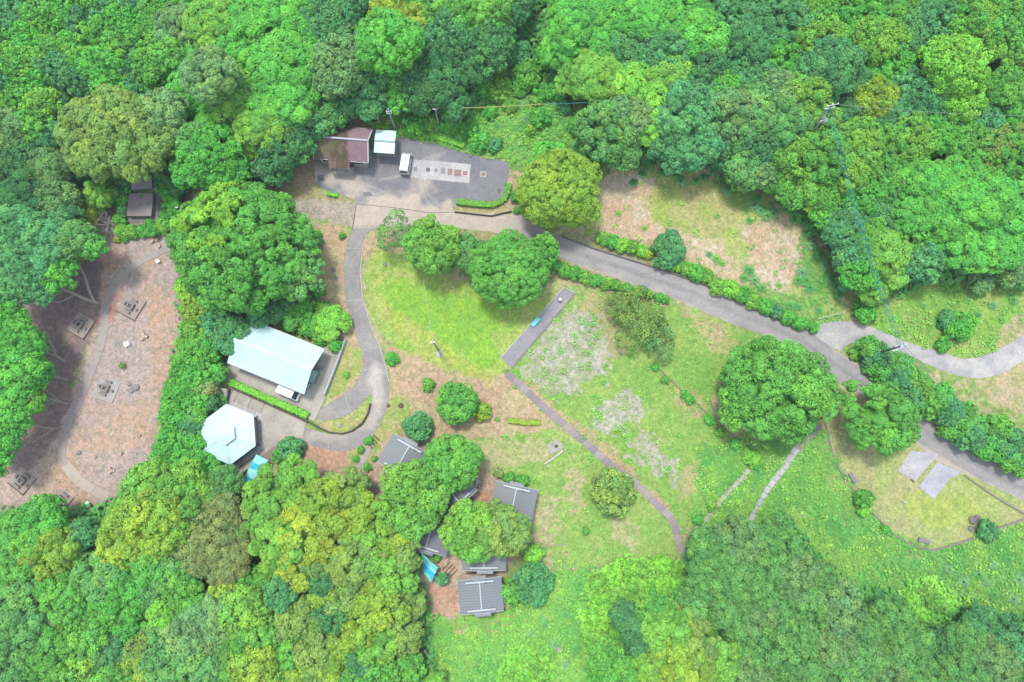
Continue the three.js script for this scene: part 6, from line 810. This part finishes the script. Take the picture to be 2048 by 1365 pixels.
// ---------------------------------------------------------------- stone hearths and small things on the terrace
const stoneA = slabTone([152, 144, 138])[0], stoneB = slabTone([174, 158, 146])[0], stoneC = slabTone([182, 174, 168])[0];
function hearth(u, v, dirU, dirV, label, opt = {}) {
  const p = P(u, v), q = P(u + dirU, v + dirV), turn = Math.atan2(-(q[1] - p[1]), q[0] - p[0]), g = thing('stone_hearth', label, 'hearth', p[0], p[1], turn, 'stone hearths on the earth terrace'); const pad = opt.pad ?? 3.4;
  part(g, 'pad', rbox(pad, .2, pad * .95, .03, 0, -.03, 0), opt.light ? stoneC : stoneB); part(g, 'table', join(rbox(1.15, .5, .3, .03, 0, .3, -.42), rbox(1.15, .5, .3, .03, 0, .3, .42), rbox(.3, .5, .54, .03, -.42, .3, 0), rbox(.3, .5, .54, .03, .42, .3, 0)), stoneA); part(g, 'fire_grate', rbox(.5, .04, .5, .01, 0, .4, 0), darkMetal);
  part(g, 'bench', rbox(1.1, .36, .36, .03, -.05, .24, .98), stoneA); part(g, 'bench', rbox(1.0, .36, .32, .03, .1, .24, -1.05), stoneA); part(g, 'seat_block', rbox(.32, .36, .5, .03, -1.02, .24, 0), stoneA); part(g, 'seat_block', rbox(.3, .34, .42, .03, 1.15, .23, .1), stoneA); const k = part(g, 'edging', join(rbox(pad + .2, .26, .14, .03, 0, 0, pad * .5), rbox(.12, .24, pad, .03, pad * .5 + .02, 0, -.05)), opt.light ? kerbPale : woodBrown);
}
hearth(262, 613, 39, 21, 'stone hearth on a square pad, nearest the top of the earth terrace'); hearth(160, 650, 39, 22, 'stone hearth in the shade of the leaning trees'); hearth(212, 777, 44, 15, 'stone hearth with a pale kerb in the middle of the terrace', { light: true }); hearth(44, 962, 20, 16, 'stone hearth near the left edge, at the foot of the terrace', { pad: 3 }); hearth(122, 1001, 22, 17, 'stone hearth beside the clump at the bottom of the terrace', { pad: 2.6 });
const signWhite = std([.78, .79, .8], .5);
function signBoard(u, v, s, label) { const p = P(u, v, .5), g = thing('sign_board', label, 'sign', p[0], p[1], .5, 'white boards on the terrace'); part(g, 'board', rbox(s, .04, s * .8, .01, 0, .52, 0).rotateX(.25), signWhite); part(g, 'post', box(.06, .5, .06, 0, .25, 0), woodBrown); }
signBoard(252, 687, .8, 'square white board between the upper hearths and the small shrub'); signBoard(314, 521, .55, 'white board beside the upper end of the terrace path'); signBoard(172, 1006, .6, 'white board near the bottom of the terrace'); signBoard(369, 518, .35, 'small white board against the big clump of trees'); 
const cutWood = std(app(222, 196, 158), .9), rockM = std(app(160, 154, 154), .95);
function stump(u, v, r, label, n = 5) { const p = P(u, v), g = thing('stump', label, 'stump', p[0], p[1]); seed(u * 11 + v); for (let k = 0; k < n; k++) { const a = k * 2.1, s = k ? r * .7 : 0, q = r * rr(.35, .6), h = rr(.15, .4), x = Math.cos(a) * s, z = Math.sin(a) * s, t = part(g, 'cut_stem', cyl(q, q * 1.15, h, x, h / 2 - .04, z, 9), bark); part(t, 'cut_face', cyl(q * .9, q * .9, .03, x, h - .03, z, 9), cutWood); } for (let k = 0; k < 5; k++) part(g, 'root', taper([V(0, .12, 0), V(Math.cos(k * 1.26) * r * .7, .05, Math.sin(k * 1.26) * r * .7), V(Math.cos(k * 1.26) * r * 1.25, -.03, Math.sin(k * 1.26) * r * 1.25)], .09, .03, 5, 4), bark); }
stump(288, 674, .65, 'pale cut stump right of the white board'); stump(241, 731, .45, 'stump with a green sprout in the middle of the terrace', 3); solo(243, 731, 6, 'BO', 'little shrub sprouting from the terrace stump', { kind: 'shrub' }); stump(308, 480, .6, 'cluster of orange cut stumps below the tank hedge', 6); stump(320, 492, .35, 'small cut stump beside the orange cluster', 2); stump(222, 942, .5, 'pale stump on the stony patch at the foot of the terrace', 4); stump(243, 908, .3, 'small stump at the right of the stony patch', 2); stump(192, 914, .25, 'tiny stump above the stony patch', 2); stump(280, 872, .25, 'tiny stump on the bare slope of the terrace', 2); stump(1132, 1108, .3, 'dark stump on the lower grass beside the log line', 2); stump(1148, 1157, .25, 'small dark stump on the lower slope', 2);
function rock(u, v, r, label, m = rockM, group) { const p = P(u, v), g = new THREE.IcosahedronGeometry(r, 2); seed(u * 5 + v * 3); const ph = rnd() * 9, q = g.attributes.position; for (let i = 0; i < q.count; i++) { const x = q.getX(i), y = q.getY(i), z = q.getZ(i), k = .78 + .45 * fbm(x / r * 1.2 + ph + 20, z / r * 1.2 + y / r + 20, 2); q.setXYZ(i, x * k, y * k * .6, z * k); } g.computeVertexNormals(); const o = thing('rock', label, 'rock', p[0], p[1], 0, group); part(o, 'stone', g, m).position.y = r * .2; }
rock(1945, 1042, .6, 'largest of the three dark rocks on the picnic lawn', std(app(138, 128, 132), .95)); rock(1955, 1035, .42, 'upper dark rock on the picnic lawn', std(app(142, 132, 136), .95)); rock(1942, 1058, .45, 'dark rock left of the blue-green bush', std(app(150, 140, 142), .95)); rock(158, 906, .4, 'grey rock on the stony patch of the terrace'); rock(272, 776, .55, 'grey rubble rock right of the pale-kerbed hearth'); rock(262, 783, .4, 'small grey rubble rock right of the pale-kerbed hearth'); rock(258, 770, .32, 'upper grey rubble rock near the pale-kerbed hearth'); rock(770, 530, .35, 'rock on the verge right of the lane'); rock(678, 852, .32, 'pale stone on the bank in the fork of the lane', stoneC); rock(668, 540, .35, 'grey stone on the verge left of the lane'); rock(672, 556, .3, 'smaller grey stone on the verge left of the lane'); rock(815, 925, .25, 'stone by the cabin nearest the lane'); rock(1096, 1236, .3, 'stone in the lower weeds, nearer the cabins'); rock(1139, 1234, .3, 'stone in the lower weeds, farther from the cabins'); rock(1117, 1300, .4, 'pale stone low on the weedy slope', stoneC); rock(1603, 1031, .35, 'stone in the grass below the slab path'); rock(777, 812, .3, 'dark stone near the lane bend', std(app(120, 104, 96), .95)); rock(802, 812, .4, 'brown root clump above the blue-green bush', std(app(120, 96, 84), .95));

// ---------------------------------------------------------------- benches, logs and other furniture
const benchBlue = std([.03, .4, .44], .45);
{ const p = P(1071, 644, .4), q = P(1080, 634, .4), g = thing('bench', 'bright turquoise bench on the asphalt strip', 'bench', p[0], p[1], Math.atan2(-(q[1] - p[1]), q[0] - p[0])); for (let k = 0; k < 4; k++) part(g, 'seat_slat', rbox(1.75, .05, .15, .015, 0, .42, -.25 + k * .165), benchBlue); for (const x of [-.7, .7]) part(g, 'leg', rbox(.08, .4, .6, .02, x, .2, 0), std(app(60, 120, 124), .6)); part(g, 'side_rail', box(1.7, .1, .05, 0, .35, .33), benchBlue); }
{ const p = P(1120, 600, .5), g = thing('litter_bin', 'small dark bin with a round white top on the asphalt strip', 'bin', p[0], p[1]); part(g, 'body', cyl(.2, .17, .8, 0, .42, 0, 18), std(app(70, 74, 88), .6)); const lid = new THREE.SphereGeometry(.25, 20, 10, 0, 6.283, 0, Math.PI / 2); lid.scale(1, .7, 1); lid.translate(0, .83, 0); part(g, 'domed_lid', lid, signWhite); part(g, 'rim', cyl(.26, .26, .05, 0, .82, 0, 20), darkMetal); }
function parkBench(u, v, dirU, dirV, label) { const p = P(u, v, .4), q = P(u + dirU, v + dirV, .4), g = thing('park_bench', label, 'bench', p[0], p[1], Math.atan2(-(q[1] - p[1]), q[0] - p[0])); const m = std(app(164, 152, 160), .85); for (let k = 0; k < 3; k++) part(g, 'seat_slat', rbox(1.75, .07, .19, .015, 0, .42, -.21 + k * .21), m); for (const x of [-.6, .6]) part(g, 'leg', rbox(.16, .4, .5, .02, x, .18, 0), stoneA); }
parkBench(1707, 957, 8, 14, 'grey bench beside the left kerb of the picnic lawn'); parkBench(1850, 1082, 20, 5, 'grey bench at the bottom of the picnic lawn');
const logM = std(app(224, 216, 204), .85), logG = std(app(190, 180, 158), .9);
function logAt(a, b, r, m, label, h = .1) { const A = P3(...a), B = P3(...b), g = new THREE.Group(); g.name = numbered('log'); g.position.copy(A); scene.add(g); tag(g, label, 'log'); const d = B.clone().sub(A), mid = d.clone().multiplyScalar(.5); mid.x += .08; part(g, 'trunk', taper([V(0, h, 0), mid.setY(mid.y + h), V(d.x, d.y + h, d.z)], r, r * .8, 8, 8), m); part(g, 'cut_face', cyl(r * .92, r * .92, .03, 0, 0, 0, 10).rotateZ(Math.PI / 2).rotateY(Math.atan2(-d.z, d.x)).translate(0, h, 0), cutWood); }
logAt([1104, 876], [1124, 901], .1, logM, 'thinner white log of the pair above the right-hand cabin'); logAt([1126, 902], [1089, 929], .17, logM, 'thicker white log of the pair above the right-hand cabin', .17); logAt([1094, 930], [1100, 938], .07, logM, 'short white branch stub at the end of the thicker log'); logAt([1076, 1096], [1132, 1088], .1, logG, 'long grey log lying on the lower grass'); logAt([1806, 1005], [1814, 1004], .16, logM, 'short white log on the picnic lawn'); logAt([1700, 884], [1712, 874], .06, logG, 'thin branch under the spreading tree by the picnic lawn'); logAt([1828, 964], [1822, 960], .12, woodBrown, 'dark wheel-stop log behind the parking bay');
{ const p = P(1110, 893), g = thing('concrete_slab', 'broken pale slab beside the pair of white logs', 'slab', p[0], p[1], .5); part(g, 'base', rbox(2.2, .08, 1.7, .02, 0, .01, 0), stoneC); part(g, 'stump_hole', rbox(.5, .12, .4, .03, .2, .06, .1), woodDark); }
for (const [u, v, l] of [[400, 938, 'dark cart loaded with crates below the pavilion']]) { const p = P(u + 10, v, .5), g = thing('cart', l, 'cart', p[0], p[1], .3); part(g, 'tray', rbox(1.3, .1, .9, .02, 0, .45, 0), darkMetal); part(g, 'crate', rbox(.5, .35, .6, .02, -.25, .68, 0), std(app(150, 150, 170), .7)); part(g, 'crate', rbox(.45, .3, .5, .02, .32, .65, .05), std(app(110, 92, 84), .8)); for (const x of [-.45, .45]) for (const z of [-.45, .45]) part(g, 'wheel', cyl(.2, .2, .08, 0, 0, 0, 14).rotateX(Math.PI / 2).translate(x, .2, z), rubber); part(g, 'handle', join(box(.04, .6, .04, .68, .75, -.35), box(.04, .6, .04, .68, .75, .35), box(.04, .04, .74, .68, 1.05, 0)), steel); }
{ const p = P(433, 812, .5), g = thing('water_pump', 'black pump on a frame at the upper left of the pavilion', 'pump', p[0], p[1], .5); part(g, 'frame', join(box(1.3, .06, .08, 0, .3, -.3), box(1.3, .06, .08, 0, .3, .3), box(.08, .3, .08, -.6, .15, -.3), box(.08, .3, .08, .6, .15, -.3), box(.08, .3, .08, -.6, .15, .3), box(.08, .3, .08, .6, .15, .3)), darkMetal); part(g, 'motor', cyl(.18, .18, .6, 0, 0, 0, 14).rotateZ(Math.PI / 2).translate(-.2, .52, 0), darkMetal); part(g, 'casing', cyl(.24, .24, .2, 0, 0, 0, 16).rotateZ(Math.PI / 2).translate(.3, .52, 0), std(app(90, 90, 96), .5)); part(g, 'pipe', cyl(.05, .05, .6, .3, .8, 0, 8), steel); }
{ const p = P(836, 976, 0), g = thing('crate_pile', 'pale boards stacked at the corner of the hidden cabin', 'boards', ...P(953, 966), .4); for (let k = 0; k < 5; k++) part(g, 'board', rbox(1.2, .06, .16, .01, 0, .05 + k * .07, (k % 2) * .12, k * .3), cabinPale); }

// ---------------------------------------------------------------- uncounted grass and ground cover
scatter('meadow_grass', tuftGeo, [['lawn', .5], ['field', 1], ['lower_field', 1], ['clearing', .5], ['clearing_grass', 1.2], ['right_meadow', 1.2], ['field_dry', .6], ['house_side', .4], ['lane_bank', .8]], 8, [.6, 1.4], [142, 184, 84], [170, 186, 104], 'short rough grass on the lawns, field and clearing', 11);
scatter('tall_grass', tuftGeo, [['weeds_top', 1], ['low_slope', 1.1], ['right_slope', 1], ['clearing_grass', .4]], 22, [1.5, 3.2], [96, 174, 78], [146, 198, 92], 'tall grass on the weedy slopes', 12);
scatter('broadleaf_weeds', weedGeo, [['weeds_top', 1], ['low_slope', 1], ['right_slope', .5], ['right_meadow', .3], ['field', .06], ['clearing', .04], ['gravel_patch', .12], ['lower_field', .06]], 3.2, [.7, 1.7], [104, 184, 80], [156, 204, 84], 'broad-leaved weeds spread over the slopes and field', 13);
// kudzu-like mat
cover('vine_mat', [[[1170, 1185], [1200, 1150], [1260, 1125], [1330, 1118], [1375, 1135], [1372, 1195], [1300, 1215], [1240, 1260], [1190, 1280], [1170, 1240]], [[1000, 1330], [1060, 1290], [1100, 1340], [1080, 1380], [1000, 1380]], [[1790, 1190], [1850, 1160], [1930, 1210], [1880, 1250], [1800, 1240]]], .8, [0, 0, 0], [0, 0, 0], 1, 0, 0);
scatter('vine_mat', weedGeo, [['vine_mat', 1]], 7, [1.5, 3.4], [100, 178, 62], [140, 202, 74], 'lime green vine mat on the lower slope', 14);
scatter('undergrowth', weedGeo, [['forest_floor', 1]], 4, [1.8, 4.2], [70, 140, 66], [96, 164, 74], 'undergrowth filling the gaps between the forest trees', 15);

// ---------------------------------------------------------------- labels of the plants, made distinct
const ORD = ['first', 'second', 'third', 'fourth', 'fifth', 'sixth', 'seventh', 'eighth', 'ninth', 'tenth', 'eleventh', 'twelfth', 'thirteenth', 'fourteenth', 'fifteenth', 'sixteenth', 'seventeenth', 'eighteenth', 'nineteenth', 'twentieth', 'twenty-first', 'twenty-second', 'twenty-third', 'twenty-fourth', 'twenty-fifth', 'twenty-sixth'];
{
  const by = new Map();
  for (const p of plants) { const cat = p.kind === 'clump' ? 'grass' : p.kind === 'tree' ? 'tree' : 'shrub'; if (p.label) { tag(p.g, p.label, cat); continue; } const noun = p.kind === 'clump' ? 'silver-grass clump' : p.kind === 'tree' ? `${SPEC[p.species].text} tree` : 'shrub', base = (p.kind === 'clump' ? '' : TONE[p.tone][1] + ' ') + `${noun} ${p.zone}`; p.base = base; p.cat = cat; (by.get(base) || by.set(base, []).get(base)).push(p); }
  for (const [base, list] of by) { list.sort((a, b) => a.u - b.u); list.forEach((p, i) => { const n = list.length, where = n === 1 ? '' : i === 0 ? ', leftmost' : i === n - 1 ? ', rightmost' : `, ${ORD[i]} from left`; tag(p.g, base + where, p.cat, `${p.cat === 'grass' ? 'grass clumps' : p.cat + 's'} ${p.zone}`); }); }
}
renderer.render(scene, camera);
